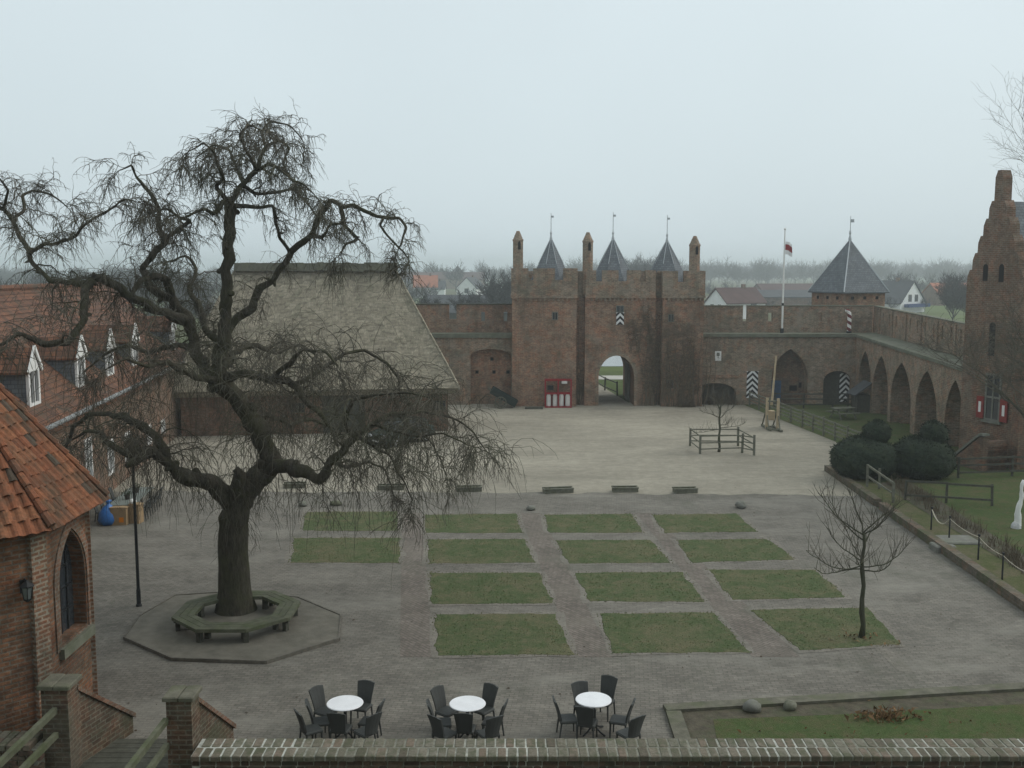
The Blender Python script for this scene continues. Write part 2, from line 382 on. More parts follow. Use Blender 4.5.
# ------------------------------------------------------------------ setting: ground
def struct(name, mb, m, **k): o = mb.build(name, m, **k); o['kind'] = 'structure'; return o
def sheet(name, pts, z, m, sub=0):
    b = MB(); b.add([(p[0], p[1], z) for p in pts], [tuple(range(len(pts)))]); return struct(name, b, m)
b = MB(); b.add([(-2000, -150, -.06), (2000, -150, -.06), (2000, 2000, -.06), (-2000, 2000, -.06)], [(0, 1, 2, 3)]); struct('ground', b, M['fields'])
def ragged(pts, step=.5, amp=.06, seed=0):
    out = []
    for i, a in enumerate(pts):
        a = V((a[0], a[1], 0)); q = pts[(i+1) % len(pts)]; q = V((q[0], q[1], 0)); n = max(1, int((q-a).length/step))
        for k in range(n):
            p = a.lerp(q, k/n); o = noise.noise_vector(V((p.x*1.3, p.y*1.3, seed))); out.append((p.x+o.x*amp*2, p.y+o.y*amp*2))
    return out
sheet('courtyard_paving', [(-25, 17.9), (15.3, 17.9), (15.6, 47), (-25, 47)], 0., M['paving'])
grav = ragged([(-23, 44.9), (-14, 45.1), (0, 44.7), (15.5, 44.3), (18.2, 47), (19.6, 55), (18, 76), (-23, 76)], .3, .2, 3)
sheet('gravel_yard', grav, .005, M['gravel'])
# band of darker pavers between gravel and lawns, lanes between the lawn squares
def lane(a, b_, c, d, z): sheet('path', [tuple(G(*p))[:2] for p in (a, b_, c, d)], z, M['lane'])
lane((402, 513), (422, 513), (434, 657), (400, 657), .005)
lane((519, 513), (541, 513), (612, 657), (576, 657), .005)
lane((636, 513), (651, 513), (800, 657), (752, 657), .005)
PLOTS = [[(306, 512), (397, 512), (399, 531), (302, 531)], [(295, 538), (400, 538), (400, 563), (290, 563)],
 [(424, 515), (517, 514), (522, 533), (426, 533)], [(427, 540), (525, 539), (535, 563), (428, 564)], [(429, 573), (540, 573), (553, 604), (432, 604)], [(434, 615), (557, 614), (574, 655), (437, 656)],
 [(543, 515), (633, 514), (643, 533), (550, 533)], [(555, 541), (650, 540), (672, 563), (568, 564)], [(574, 573), (683, 572), (705, 602), (590, 602)], [(598, 614), (713, 613), (749, 652), (614, 654)],
 [(653, 515), (738, 514), (757, 532), (664, 533)], [(677, 540), (768, 539), (795, 560), (692, 563)], [(708, 570), (815, 570), (848, 598), (732, 600)], [(751, 610), (868, 608), (900, 645), (800, 651)]]
M['edging'] = paving('sandy_edging', (.165, .152, .13), (.21, .192, .165), (.135, .126, .108), R(6.2), (.22, .21, .18))
sheet('path', [tuple(G(*p))[:2] for p in ((755, 531), (760, 531), (915, 672), (899, 672))], .006, M['edging'])
tufts = MB()
for k, q in enumerate(PLOTS):
    c = [G(*p) for p in q]; pts = [(x + .05*noise.noise(V((x*5, y*5, k))), y + .05*noise.noise(V((x*5, y*5, k+9)))) for x, y in ragged(c, .09, .045, k)]
    cc_ = (c[0]+c[1]+c[2]+c[3])/4; e_ = ragged([cc_ + (p-cc_)*(1+.16/(p-cc_).length*1.3) for p in c], .3, .06, k+40); sheet('path', e_, .009, M['edging'])
    b = MB(); n = len(pts); cx = sum(p[0] for p in pts)/n; cy = sum(p[1] for p in pts)/n
    b.add([(x, y, .002) for x, y in pts] + [(cx+(x-cx)*.985, cy+(y-cy)*.985, .02) for x, y in pts], [tuple(range(n, 2*n))] + [(i, (i+1) % n, n+(i+1) % n, n+i) for i in range(n)])
    struct('lawn', b, M['lawn'])
    area = (c[1]-c[0]).length * (c[3]-c[0]).length
    for i in range(int(area*110)):
        s, t = rnd.uniform(-.022, 1.022), rnd.uniform(-.03, 1.03); p = c[0].lerp(c[1], s).lerp(c[3].lerp(c[2], s), t)
        if noise.noise(V((p.x*.8, p.y*.8, 5))) < -.15 and rnd.random() < .7: continue
        a = rnd.random()*6.28; h = rnd.uniform(.012, .035); w = .022
        d = V((math.cos(a), math.sin(a), 0)); e = V((rnd.uniform(-.03, .03), rnd.uniform(-.03, .03), h))
        tufts.add([p+V((0, 0, .015))-d*w, p+V((0, 0, .015))+d*w, p+V((0, 0, .015))+e], [(0, 1, 2)])
o = tufts.build('grass', M['blade']); tag(o, 'short blades of grass growing over the courtyard lawn squares', 'grass', kind='stuff')
# raised octagonal terrace round the tree
terr = [tuple(G(*p, .08))[:2] for p in ((124, 637), (172, 658), (266, 661), (339, 638), (341, 615), (298, 597), (238, 591), (175, 595), (139, 616))]
b = MB(); b.prism(terr, -.02, .075); struct('tree_terrace', b, plain('terrace_earth', (.15, .14, .115), var=.25, scale=3, bump=.5, stain=(.10, .095, .075)))
b = MB()
for i in range(len(terr)):
    p, q = V((*terr[i], .05)), V((*terr[(i+1) % len(terr)], .05)); b.beam(p, q, .05, .09)
struct('terrace_kerb', b, plain('terrace_edge', (.13, .12, .10), var=.4, scale=5))
# garden on the right, a step above the yard
KA, KB = V((15.72, 49.5, 0)), V((15.1, 28.7, 0))
KC = V((14.7, 17.9, 0))
b = MB(); b.add([(KA.x+.3, KA.y, .2), (KB.x+.3, KB.y, .2), (KC.x+.3, KC.y, .2), (40, 17.9, .2), (40, 52, .2), (24, 56, .2), (19.6, 56, .2)], [tuple(range(7))]); struct('garden_ground', b, M['garden'])
b = MB(); b.add([(19.3, 56, .012), (24.5, 52, .012), (26.4, 75, .012), (17.4, 75, .012)], [(0, 1, 2, 3)]); struct('garden_ground', b, M['garden'])
b = MB()
pr = [KA, KA.lerp(KB, .35), KA.lerp(KB, .38), KB, KC]
for i in range(len(pr)-1):
    if i == 1: continue
    d = (pr[i+1]-pr[i]).normalized(); w = V((-d.y, d.x, 0))
    b.box(0, 0, -.05, (pr[i+1]-pr[i]).length, .32, .3, Matrix((d, w, V((0, 0, 1)))).transposed().to_4x4() if False else Matrix.Translation(pr[i]) @ Matrix((d, w, V((0, 0, 1)))).transposed().to_4x4())
b.box(0, 0, -.05, 1.9, .3, .3, Matrix.Translation(KA+V((.0, 0, 0))))
struct('garden_kerb', b, brickmat('kerb_brick', (.12, .10, .075), (.16, .13, .10), (.15, .14, .12), stain=(.07, .08, .05), moss=(.075, .09, .045)))
b = MB(); b.add([(KA.x+.32, KA.y-.1, .21), (KB.x+.32, KB.y, .21), (KC.x+.32, KC.y, .21), (KC.x+1.6, KC.y, .21), (KB.x+1.5, KB.y, .21), (KA.x+1.3, KA.y-.1, .21)], [tuple(range(6))]); struct('verge', b, M['verge'])
b = MB(); b.add([(17.05, 46, .215), (16.6, 28.7, .215), (16.3, 17.9, .215), (17.0, 17.9, .215), (17.5, 30, .215), (18.6, 46, .215)], [tuple(range(6))]); struct('flower_bed', b, M['soil'])
# bed at the bottom right with its border
b = MB(); bp = [G(672, 713), G(1024, 690), V((15, 23.2, 0)), V((15, 18.7, 0)), V((3.6, 18.7, 0))]
b.add([(p.x, p.y, .03) for p in bp], [tuple(range(5))]); struct('flower_bed', b, M['soil'])
b = MB(); b.beam(bp[0]+V((-.15, .1, .03)), bp[1]+V((.4, .1, .03)), .34, .14); b.beam(bp[0]+V((.02, -.08, .028)), bp[4]+V((.02, 0, .028)), .34, .136); struct('bed_kerb', b, M['mossedge'])
b = MB(); b.add([(4.5, 21.5, .036), (7.4, 21.75, .036), (9.4, 22.0, .036), (15, 22.7, .036), (15, 18.9, .036), (4.2, 18.9, .036)], [(0, 1, 2, 3, 4, 5)]); struct('verge', b, M['garden'])
# beyond the gate: path over the bridge, road, bank and moat
sheet('road', [(5.0, 74), (9.2, 74), (8.5, 81), (7.3, 93), (4.5, 93)], -.03, M['gravel'])
sheet('road', [(-40, 93), (60, 93), (60, 96.5), (-40, 96.5)], -.025, plain('pale_road', (.40, .39, .35), var=.1, scale=1))
sheet('moat', [(-90, 106), (90, 106), (90, 134), (-90, 134)], -.03, M['water'])

# ------------------------------------------------------------------ twigs, branches and bare trees
def rv(r, s=1.): return V((r.uniform(-s, s), r.uniform(-s, s), r.uniform(-s, s)))
def grow(p, d, L, n, droop, wob, r):
    pts = [V(p)]; v = V(d).normalized()
    for i in range(n):
        v = (v + V((0, 0, -droop)) + rv(r, wob)).normalized(); pts.append(pts[-1] + v*(L/n))
    return pts
def taper(r0, r1, n): return [r0 + (r1-r0)*i/(n-1) for i in range(n)]
def spline(pts, sub=4):
    out = []; m = len(pts)
    for i in range(m-1):
        p0, p1, p2, p3 = pts[max(i-1, 0)], pts[i], pts[i+1], pts[min(i+2, m-1)]
        for k in range(sub):
            t = k/sub
            h1, h2, h3, h4 = 2*t**3-3*t*t+1, t**3-2*t*t+t, 3*t*t-2*t**3, t**3-t*t; out.append(tuple(h1*b_ + h2*(c-a)*.27 + h3*c + h4*(d-b_)*.27 for a, b_, c, d in zip(p0, p1, p2, p3)))
    out.append(tuple(pts[-1])); return out
# ---- the big weeping tree
TY = 28.7
tree = empty('weeping_tree', 'huge old weeping tree with contorted mossy limbs, bare of leaves, inside the octagonal bench', 'tree', G(236, 612))
LIMBS = {   # survey of the limbs: x, y, radius in picture units, and how far each point leans away (+) or towards (-) the viewer in metres
 'trunk': [(236, 620, 30, 0), (236, 610, 24, 0), (235, 592, 19, 0), (234, 565, 17.5, 0), (233, 535, 17.5, 0), (235, 510, 18, 0), (243, 492, 18, .1), (258, 478, 15, .2), (271, 462, 13.5, .4), (264, 441, 13, .6), (250, 418, 12.5, .6), (236, 398, 12, .5), (222, 380, 12, .4), (218, 362, 10, .3), (223, 342, 9, .3), (227, 305, 8, .3), (226, 282, 7.5, .2), (228, 245, 7, .1), (231, 212, 7.5, 0), (228, 200, 6, 0)],
 'stub': [(236, 505, 14, 0), (240, 480, 9, -.4), (238, 473, 8, -.5)],
 'l1': [(236, 512, 15, 0), (224, 493, 12, -.3), (208, 482, 11, -.6), (190, 481, 10, -.9), (176, 470, 10, -1.1), (162, 458, 9, -1.2), (146, 453, 8.5, -1.3), (128, 453, 7, -1.4), (110, 445, 4.5, -1.3), (100, 433, 3.5, -1), (84, 432, 2.5, -.6), (64, 445, 1.5, -.3)],
 'l1s': [(150, 453, 7, -1.3), (137, 460, 8, -1.5), (126, 466, 4, -1.7)],
 'l2': [(172, 466, 8, -1.1), (160, 442, 8, -.6), (147, 430, 7.5, -.3), (130, 419, 6.5, 0), (112, 415, 5, .4), (92, 414, 4, .8), (73, 427, 3, 1.0), (64, 452, 2, 1.2)],
 'l3': [(222, 385, 11, .4), (203, 370, 11, .8), (193, 343, 10, 1.1), (186, 318, 9.5, 1.4), (171, 300, 8, 1.6), (153, 288, 6.5, 1.8), (143, 270, 5.5, 1.8), (157, 251, 5.5, 1.6), (165, 240, 5, 1.4), (158, 229, 4, 1.4), (160, 210, 3.5, 1.2), (149, 192, 3, 1.), (138, 178, 2.2, .8), (131, 165, 1.5, .6), (120, 170, 1, .5)],
 'l3b': [(163, 244, 4, 1.4), (177, 228, 3.6, .8), (189, 221, 3.2, .4), (180, 217, 2.4, .1), (166, 209, 2, -.2), (150, 214, 1.4, -.6)],
 'l3c': [(171, 300, 7, 1.6), (166, 282, 6.5, 1.2), (150, 276, 6, .7), (140, 284, 4, .2), (128, 300, 3, -.2)],
 'l4': [(188, 322, 9, 1.4), (163, 312, 8, .6), (137, 300, 7.5, -.2), (118, 287, 7.5, -.8), (99, 279, 7, -1.2), (85, 289, 6.5, -1.6), (83, 320, 6.5, -2), (67, 342, 6, -2.3), (42, 343, 5, -2.6), (20, 335, 3.5, -2.8), (0, 345, 2.5, -3)],
 'l5': [(99, 279, 6, -1.2), (77, 284, 5, -.6), (50, 280, 4.5, 0), (34, 266, 4.2, .4), (29, 251, 4, .6), (20, 236, 3.8, .6), (14, 221, 3.4, .6), (2, 210, 3, .8), (-16, 206, 2.4, 1), (-34, 220, 1.6, 1.2)],
 'l5b': [(31, 253, 3.4, .5), (45, 244, 3.2, 0), (59, 243, 2.9, -.5), (75, 236, 2.6, -.9), (84, 224, 2.4, -1), (105, 213, 2, -1.2), (122, 200, 1.5, -1.4), (140, 202, 1, -1.6)],
 'l5c': [(14, 221, 3, .6), (23, 211, 2.6, 1), (23, 196, 2.4, 1.4), (33, 191, 2, 1.7), (50, 194, 1.6, 2), (66, 206, 1, 2.2)],
 'l5d': [(2, 210, 2.5, .8), (8, 190, 2, .4), (-6, 176, 1.8, 0), (-20, 180, 1.2, -.4)],
 'r1': [(266, 470, 13, .3), (283, 466, 11, -.2), (297, 469, 9.5, -.6), (310, 476, 8.5, -1), (322, 475, 8, -1.2), (332, 462, 7.5, -1.3), (344, 450, 6.5, -1.3), (354, 437, 5.5, -1.2), (370, 424, 4.2, -1), (396, 414, 3.4, -.6), (424, 411, 2.6, -.2), (452, 418, 2, .2), (474, 432, 1.4, .4), (486, 450, .9, .5)],
 'r1d': [(396, 414, 2.6, -.6), (410, 428, 2.2, .6), (426, 438, 1.7, 1.4), (440, 456, 1.2, 2), (446, 476, .8, 2.3)],
 'r1e': [(370, 424, 3, -1), (392, 431, 2.4, -2.2), (418, 436, 2, -3), (446, 434, 1.5, -3.4), (470, 446, 1, -3.7)],
 'r1f': [(332, 462, 4, -1.3), (350, 468, 2.6, -.4), (368, 462, 2, .6), (384, 470, 1.4, 1.4), (392, 488, .9, 1.9)],
 'r1b': [(356, 436, 4, -1.2), (372, 446, 2.6, -1.6), (388, 456, 1.9, -1.9), (400, 474, 1.2, -2.1), (412, 500, .8, -2.2)],
 'r1c': [(354, 437, 4, -1.2), (345, 420, 3.4, -1.8), (352, 402, 3, -2.2), (375, 395, 2.5, -2.6), (402, 392, 2, -3), (430, 398, 1.3, -3.2)],
 'm1': [(224, 378, 9, .3), (247, 374, 8, -.4), (274, 378, 7, -1), (295, 386, 6, -1.5), (305, 401, 5.5, -1.8), (318, 412, 4.5, -2), (328, 428, 3.5, -2.1), (338, 446, 2, -2.2)],
 'm1b': [(295, 386, 4.5, -1.5), (318, 372, 3.6, -1.2), (344, 355, 3, -.8), (364, 351, 2.6, -.4), (385, 362, 2.2, 0), (397, 377, 1.8, .3), (401, 398, 1.2, .6)],
 'm1c': [(274, 378, 5, -1), (290, 362, 4, -2), (305, 350, 3.4, -2.8), (325, 352, 2.6, -3.4), (338, 366, 1.8, -3.8)],
 'r2': [(222, 350, 8, .3), (234, 320, 7, .8), (252, 309, 6.5, 1.1), (258, 292, 6, 1.2), (274, 279, 5.6, 1.2), (290, 252, 5.4, 1.1), (311, 233, 5, .9), (321, 213, 4.6, .7), (332, 202, 4.4, .5), (340, 205, 4, .4), (345, 225, 3.2, .2), (358, 239, 2.7, 0), (346, 243, 2.2, -.2), (341, 254, 1.4, -.3)],
 'r2b': [(342, 207, 3.4, .4), (352, 205, 3.2, .3), (363, 209, 3, .1), (383, 219, 2.8, -.2), (398, 217, 2.5, -.4), (406, 227, 2.2, -.5), (402, 240, 1.7, -.6), (398, 250, 1, -.6)],
 'r2c': [(383, 219, 2.3, -.2), (380, 227, 2, -.3), (391, 240, 1.9, -.4), (402, 250, 1.6, -.5), (408, 259, 1, -.5)],
 'r2d': [(308, 236, 3, .9), (322, 238, 2.6, .4), (330, 226, 2.2, 0), (345, 222, 1.6, -.3)],
 'r2e': [(289, 252, 3, 1.1), (280, 236, 2.8, .6), (275, 217, 2.8, .2), (273, 206, 2.6, 0), (262, 208, 3, 0), (245, 206, 3.6, 0), (232, 206, 5, 0)],
 't1': [(231, 205, 5, 0), (222, 202, 4, -.3), (213, 214, 3.2, -.6), (205, 209, 2.5, -.9), (192, 214, 1.8, -1.2), (178, 222, 1.2, -1.4)],
 't2': [(230, 203, 5, 0), (243, 184, 4.6, .2), (256, 169, 4.2, .3), (266, 147, 3, .4), (281, 141, 2.5, .5), (289, 149, 2.2, .6), (284, 165, 1.6, .7), (292, 180, 1, .8)],
 't3': [(228, 202, 4, 0), (217, 187, 3.2, -.5), (222, 178, 3, -.8), (218, 164, 2.6, -1), (214, 152, 2.2, -1.1), (202, 144, 1.6, -1.3), (190, 150, 1, -1.5)],
 't4': [(256, 170, 3, .3), (269, 164, 2.6, 0), (279, 169, 2.4, -.3), (294, 181, 2, -.6), (303, 184, 1.6, -.8), (315, 196, 1, -1)],
 't5': [(243, 186, 3.2, .2), (256, 194, 2.8, .8), (276, 192, 2.4, 1.2), (292, 190, 2.1, 1.6), (307, 202, 1.7, 1.9), (318, 220, 1, 2.1)],
 't6': [(266, 150, 2.6, .4), (262, 132, 2.2, 1), (272, 122, 1.9, 1.3), (288, 124, 1.5, 1.6), (302, 140, 1, 1.8)],
 't7': [(243, 184, 3, .2), (236, 165, 2.6, 1.1), (228, 150, 2.2, 1.8), (212, 146, 1.8, 2.3), (196, 158, 1.2, 2.6)],
 't8': [(256, 169, 3, .3), (246, 150, 2.4, -.8), (240, 134, 2, -1.6), (250, 126, 1.7, -2.1), (262, 130, 1.1, -2.5)],
 'b1': [(224, 345, 7, .4), (205, 330, 5.5, 1.4), (200, 305, 4.6, 2.2), (190, 290, 3.8, 2.8), (196, 270, 3, 3.3), (186, 255, 2.2, 3.6), (170, 262, 1.4, 3.8)],
 'b2': [(222, 372, 7, .3), (236, 352, 5.5, 1.6), (256, 345, 4.6, 2.8), (276, 352, 3.6, 3.6), (300, 345, 2.6, 4.2), (318, 358, 1.6, 4.6)],
 'b3': [(215, 380, 6.5, 0), (190, 375, 5, -1.2), (168, 362, 4, -2.2), (148, 366, 3.2, -3), (128, 358, 2.4, -3.6), (108, 368, 1.4, -4)],
 'b4': [(196, 350, 5.5, 1), (172, 345, 4.4, 2.2), (150, 352, 3.6, 3), (126, 345, 3, 3.6), (104, 355, 2.2, 4), (84, 372, 1.4, 4.2)],
 'b5': [(250, 420, 6, .5), (268, 415, 4.6, 1.6), (290, 424, 3.6, 2.6), (312, 420, 2.8, 3.3), (334, 428, 1.8, 3.9)],
}
tr = random.Random(11)
wood, twigs = MB(), MB()
px2m = lambda Y: Y / FPX * 1.03
def twigset(p, v, L, r, k, r0=.009):
    pts = grow(p, v, L, k, .33, .4, r); twigs.tube(pts, taper(r0, .0035, len(pts)), 3, False)
    for i in range(1, len(pts)-1):
        if r.random() < .62:
            q = grow(pts[i], (pts[i+1]-pts[i]).normalized() + rv(r, .9), L*r.uniform(.2, .5), 3, .35, .32, r); twigs.tube(q, taper(.006, .003, 4), 3, False)
def branchlet(p, d, L, r0, r, ntw=5, tl=(.35, 1.1)):
    n = 9; pts = grow(p, d, L, n, .12, .5, r)
    (wood if r0 > .03 else twigs).tube(pts, taper(r0, .007, n+1), 4, False)
    for i in range(2, n+1):
        for _ in range(ntw if r.random() < .75 else 1):
            v = (pts[i]-pts[i-1]).normalized()*.6 + rv(r, 1.) + V((0, 0, .15))
            twigset(pts[i].lerp(pts[i-1], r.random()), v, r.uniform(*tl), r, 5)
for name, L in LIMBS.items():
    pts = []; rad = []
    for x, y, rr, dy in spline(L, 5):
        Y = TY + dy; p = P(x, y, Y); pts.append(p); rad.append(max(.006, rr*px2m(Y)*(.86 if name == 'trunk' and y > 495 else .72 if y > 470 or name == 'trunk' else .58)))
    for i in range(1, len(pts)-1):
        if name == 'trunk' and i < 22: continue
        k = min(.13, .03 + rad[i]*.6); o3 = noise.noise_vector(pts[i]*2.6); pts[i] = pts[i] + o3*k
        rad[i] *= 1 + .28*noise.noise(pts[i]*2.3 + V((9, 0, 0)))
    wood.tube(pts, rad, 22 if name == 'trunk' else 9)
    for i in range(3, len(pts)-2):          # pruned stubs and burrs
        if rad[i] > .05 and pts[i].z > 2.2 and tr.random() < .16:
            d = (rv(tr) + V((0, 0, .2))).normalized(); wood.tube([pts[i], pts[i]+d*rad[i]*.9, pts[i]+d*(rad[i]*1.15+.06), pts[i]+d*(rad[i]*1.2+.10)], [rad[i]*.7, rad[i]*.62, rad[i]*.5, rad[i]*.25], 7)
    acc = 0.
    for i in range(1, len(pts)):
        seg = (pts[i]-pts[i-1]); acc += seg.length
        if pts[i].z < 5.0 and name in ('trunk', 'stub', 'l1'):
            if tr.random() < .75 and pts[i].z > 2.2:
                for _ in range(3): twigset(pts[i] + rv(tr, rad[i]), rv(tr) + V((0, 0, -.2)), tr.uniform(.5, 1.7), tr, 6)
            continue
        thin = rad[i] < .12
        step = ((.6 if name[:2] == 'r2' else .26) if pts[i].z > 8.2 else .40) if thin else .75
        if name in ('r2b', 'r2c', 'r2d'): step = .45
        if name in ('l4', 'b3', 'b4', 'l2', 'l1'): step = .34
        while acc > step:
            acc -= step
            d = rv(tr); d.z = abs(d.z)*.55 + .05; d = d.normalized() + seg.normalized()*.4
            if pts[i].z < 8.4 and tr.random() < .8:      # long straight hanging strands
                for _ in range(2): q_ = grow(pts[i] + rv(tr, .5), rv(tr, .5) + V((0, 0, -.3)), tr.uniform(.9, 2.4), 7, .55, .16, tr); twigs.tube(q_, taper(.009, .003, 8), 3, False)
            big = (1.0 if rad[i] > .05 else .72) * (.6 if name[:2] == 'r2' else 1.)
            branchlet(pts[i].lerp(pts[i-1], tr.random()), d, (tr.uniform(.6, 1.7) if pts[i].z > 8.2 else tr.uniform(.8, 2.1))*big, min(rad[i]*.5, tr.uniform(.012, .034)), tr, 2 if pts[i].z > 8.2 or tr.random() < .4 else 1, (.3, .9) if pts[i].z > 8.2 else (.6, 1.9))
    if rad[-1] < .06:
        for _ in range(2): branchlet(pts[-1], (pts[-1]-pts[-2]).normalized()+rv(tr, .8), tr.uniform(.4, 1.0), .012, tr, 3)
def rough(v):
    v = V(v); a = .05 if v.z < 5.4 else .018
    return v + noise.noise_vector(V((v.x*2.4, v.y*2.4, v.z*.8)))*a + noise.noise_vector(V((v.x*8, v.y*8, v.z*2.5)))*.014
wood.v = [tuple(rough(v)) for v in wood.v]
wood.build('trunk', M['bark'], tree, smooth=True)
twigs.build('crown', M['twig'], tree)
print('twig faces', len(twigs.f))

def bare_tree(name, label, base, H, seed, spread=.5, r0=None, levels=4, m1=None, m2=None, group=None, trunk_frac=.35, up=.25, kids=4, twig_r=.006, into=None, lean=(0, 0), cat='tree'):
    r = random.Random(seed); w, t = (MB(), MB()) if into is None else into; base = V(base); r0 = r0 or H*.022
    def br(p, d, L, rad, lv):
        n = 6 if lv == 0 else (5 if lv < levels-1 else 3)
        pts = grow(p, d, L, n, -up if lv else -.2, .12 + .07*lv, r); e = max(twig_r*.6, rad*.45)
        (w if lv < 2 else t).tube(pts, taper(rad, e, n+1), 7 if lv == 0 else (5 if lv < 2 else 3), lv < 2)
        if lv >= levels: return
        k = kids + (1 if lv == 0 else 0)
        for i in range(k):
            f = r.uniform(.45 if lv == 0 else .25, 1.) ; j = min(n-1, int(f*n)); q = pts[j].lerp(pts[j+1], f*n-j)
            a = r.uniform(0, 6.28) if lv else (i*2.4 + r.uniform(-.4, .4)); s = V((math.cos(a), math.sin(a), r.uniform(-.05, .5)))
            dd = (pts[j+1]-pts[j]).normalized()*(.75-spread*.4) + s*spread*1.25
            br(q, dd, L*r.uniform(.5, .75) if lv else H*(1-trunk_frac)*r.uniform(.45, .72), max(twig_r, rad*r.uniform(.38, .55)), lv+1)
        br(pts[-1], (pts[-1]-pts[-2]), L*.65 if lv else H*(1-trunk_frac)*.6, e, lv+1)
    br(base, V((lean[0], lean[1], 1)), H*trunk_frac*(1.25), r0, 0)
    if into is not None: return
    o = empty(name, label, cat, base, group)
    w.build('trunk', m1 or M['bark2'], o, smooth=True); t.build('crown', m2 or M['twig2'], o); return o

# ------------------------------------------------------------------ bench round the tree
bc = G(237.5, 610, .45); BR, BI = 1.76, 1.18
bench = empty('octagonal_bench', 'green weathered octagonal wooden bench encircling the weeping tree trunk', 'bench', (bc.x, bc.y, .08))
def oct_pt(r, k): a = R(22.5 + 45*k); return V((bc.x + r*math.cos(a), bc.y + r*math.sin(a), 0))
b = MB()
for k in range(8):
    for j in range(3):
        ra, rb = BI + j*.205, BI + j*.205 + .19
        q = [oct_pt(ra, k), oct_pt(rb, k), oct_pt(rb, k+1), oct_pt(ra, k+1)]
        b.add([p + V((0, 0, z)) for z in (.39, .485) for p in q], [(3, 2, 1, 0), (4, 5, 6, 7), (0, 1, 5, 4), (1, 2, 6, 5), (2, 3, 7, 6), (3, 0, 4, 7)])
b.build('seat', M['wood_green'], bench)
for k in range(8):
    b = MB(); a = R(22.5+45*k); X = Matrix.Translation(V((bc.x, bc.y, 0))) @ Matrix.Rotation(a, 4, 'Z')
    b.box(BI+.05, -.07, .075, BI+.17, .07, .387, X); b.box(BR-.2, -.07, .075, BR-.08, .07, .387, X); b.box(BI+.02, -.05, .32, BR-.03, .05, .388, X)
    b.build('leg', M['wood_dark'], bench)

# ------------------------------------------------------------------ gatehouse
gate = empty('gatehouse', 'brick castle gatehouse with three slate spirelets, slender turret chimneys and pointed archway', 'gatehouse', (7, 74, 0))
YF = 74.0
b = MB()
b.box(0, YF, -.1, 4.75, 82, 8.1); b.box(4.75, YF+1.0, -.1, 5.4, 82, 8.098); b.box(10.62, YF+1.0, -.1, 11.1, 82, 8.098); b.box(11.1, YF, -.1, 14.1, 82, 8.1)
Fg = frame((0, YF+.45, 0), (1, 0, 0), (0, 1, 0))
ar = arch(6.45, 9.1, -.1, 2.15, 3.75, 'round', 8)
outer = [(5.4, -.1)] + ar + [(10.62, -.1), (10.62, 8.1), (5.4, 8.1)]
b.slab(outer, [], 0, 7.5, Fg)
b.box(13.6, YF+2.5, 0, 14.6, 81, 5.2)
b.build('wall', M['brick'], gate)
b = MB()   # arch ring and damp base
inner = arch(6.45, 9.1, 0, 2.15, 3.75, 'round', 8); ring = arch(6.2, 9.35, 0, 2.15, 4.02, 'round', 8)
b.slab(ring + inner[::-1], [], -.03, .3, Fg); b.build('arch_ring', M['brick_grey'], gate)
b = MB()   # string course with corbels
for x0, x1, y in ((-.08, 4.83, YF), (5.4, 10.62, YF+.45), (11.02, 14.18, YF)):
    b.box(x0, y-.14, 8.02, x1, y+.5, 8.2)
    x = x0+.1
    while x < x1-.2: b.box(x, y-.12, 7.82, x+.14, y+.1, 8.02); x += .33
b.box(-.1, YF, 8.02, 0, 82, 8.2); b.box(14.1, YF, 8.02, 14.2, 82, 8.2); b.box(4.75, YF+.9, 8.02, 5.4, 82, 8.2); b.box(10.62, YF+.9, 8.02, 11.1, 82, 8.2)
b.build('string_course', M['brick_grey'], gate)
def crenel(u0, u1, gaps, z0, z1, zg):
    p = [(u0, z0)]
    top = [(u0, z1)]
    for a, c in gaps: top += [(a, z1), (a, zg), (c, zg), (c, z1)]
    top += [(u1, z1)]
    return p + top + [(u1, z0)]
b = MB()
b.slab(crenel(-.06, 4.8, [(1.2, 1.55), (3.15, 3.75)], 8.2, 10.2, 9.35), [], 0, .5, frame((0, YF-.06, 0), (1, 0, 0), (0, 1, 0)))
b.slab(crenel(5.45, 10.6, [(6.2, 6.65), (7.85, 8.5), (9.5, 9.85)], 8.2, 10.05, 9.25), [], 0, .5, frame((0, YF+.42, 0), (1, 0, 0), (0, 1, 0)))
b.slab(crenel(11.05, 14.16, [(12.15, 12.6)], 8.2, 10.0, 9.2), [], 0, .5, frame((0, YF-.06, 0), (1, 0, 0), (0, 1, 0)))
for x in (-.06, 4.3, 11.05, 13.66): b.box(x, YF+.44, 8.2, x+.5, YF+7, 10.02)
b.slab(crenel(0, 14.1, [(2, 2.5), (6, 6.5), (9, 9.5), (12, 12.5)], 8.2, 10.0, 9.4), [], 0, .5, frame((0, 81.5, 0), (1, 0, 0), (0, 1, 0)))
b.box(4.8, YF+.9, 8.2, 5.45, YF+1.3, 9.9); b.box(10.6, YF+.9, 8.2, 11.05, YF+1.3, 9.9)
b.build('parapet', M['brick_grey'], gate)
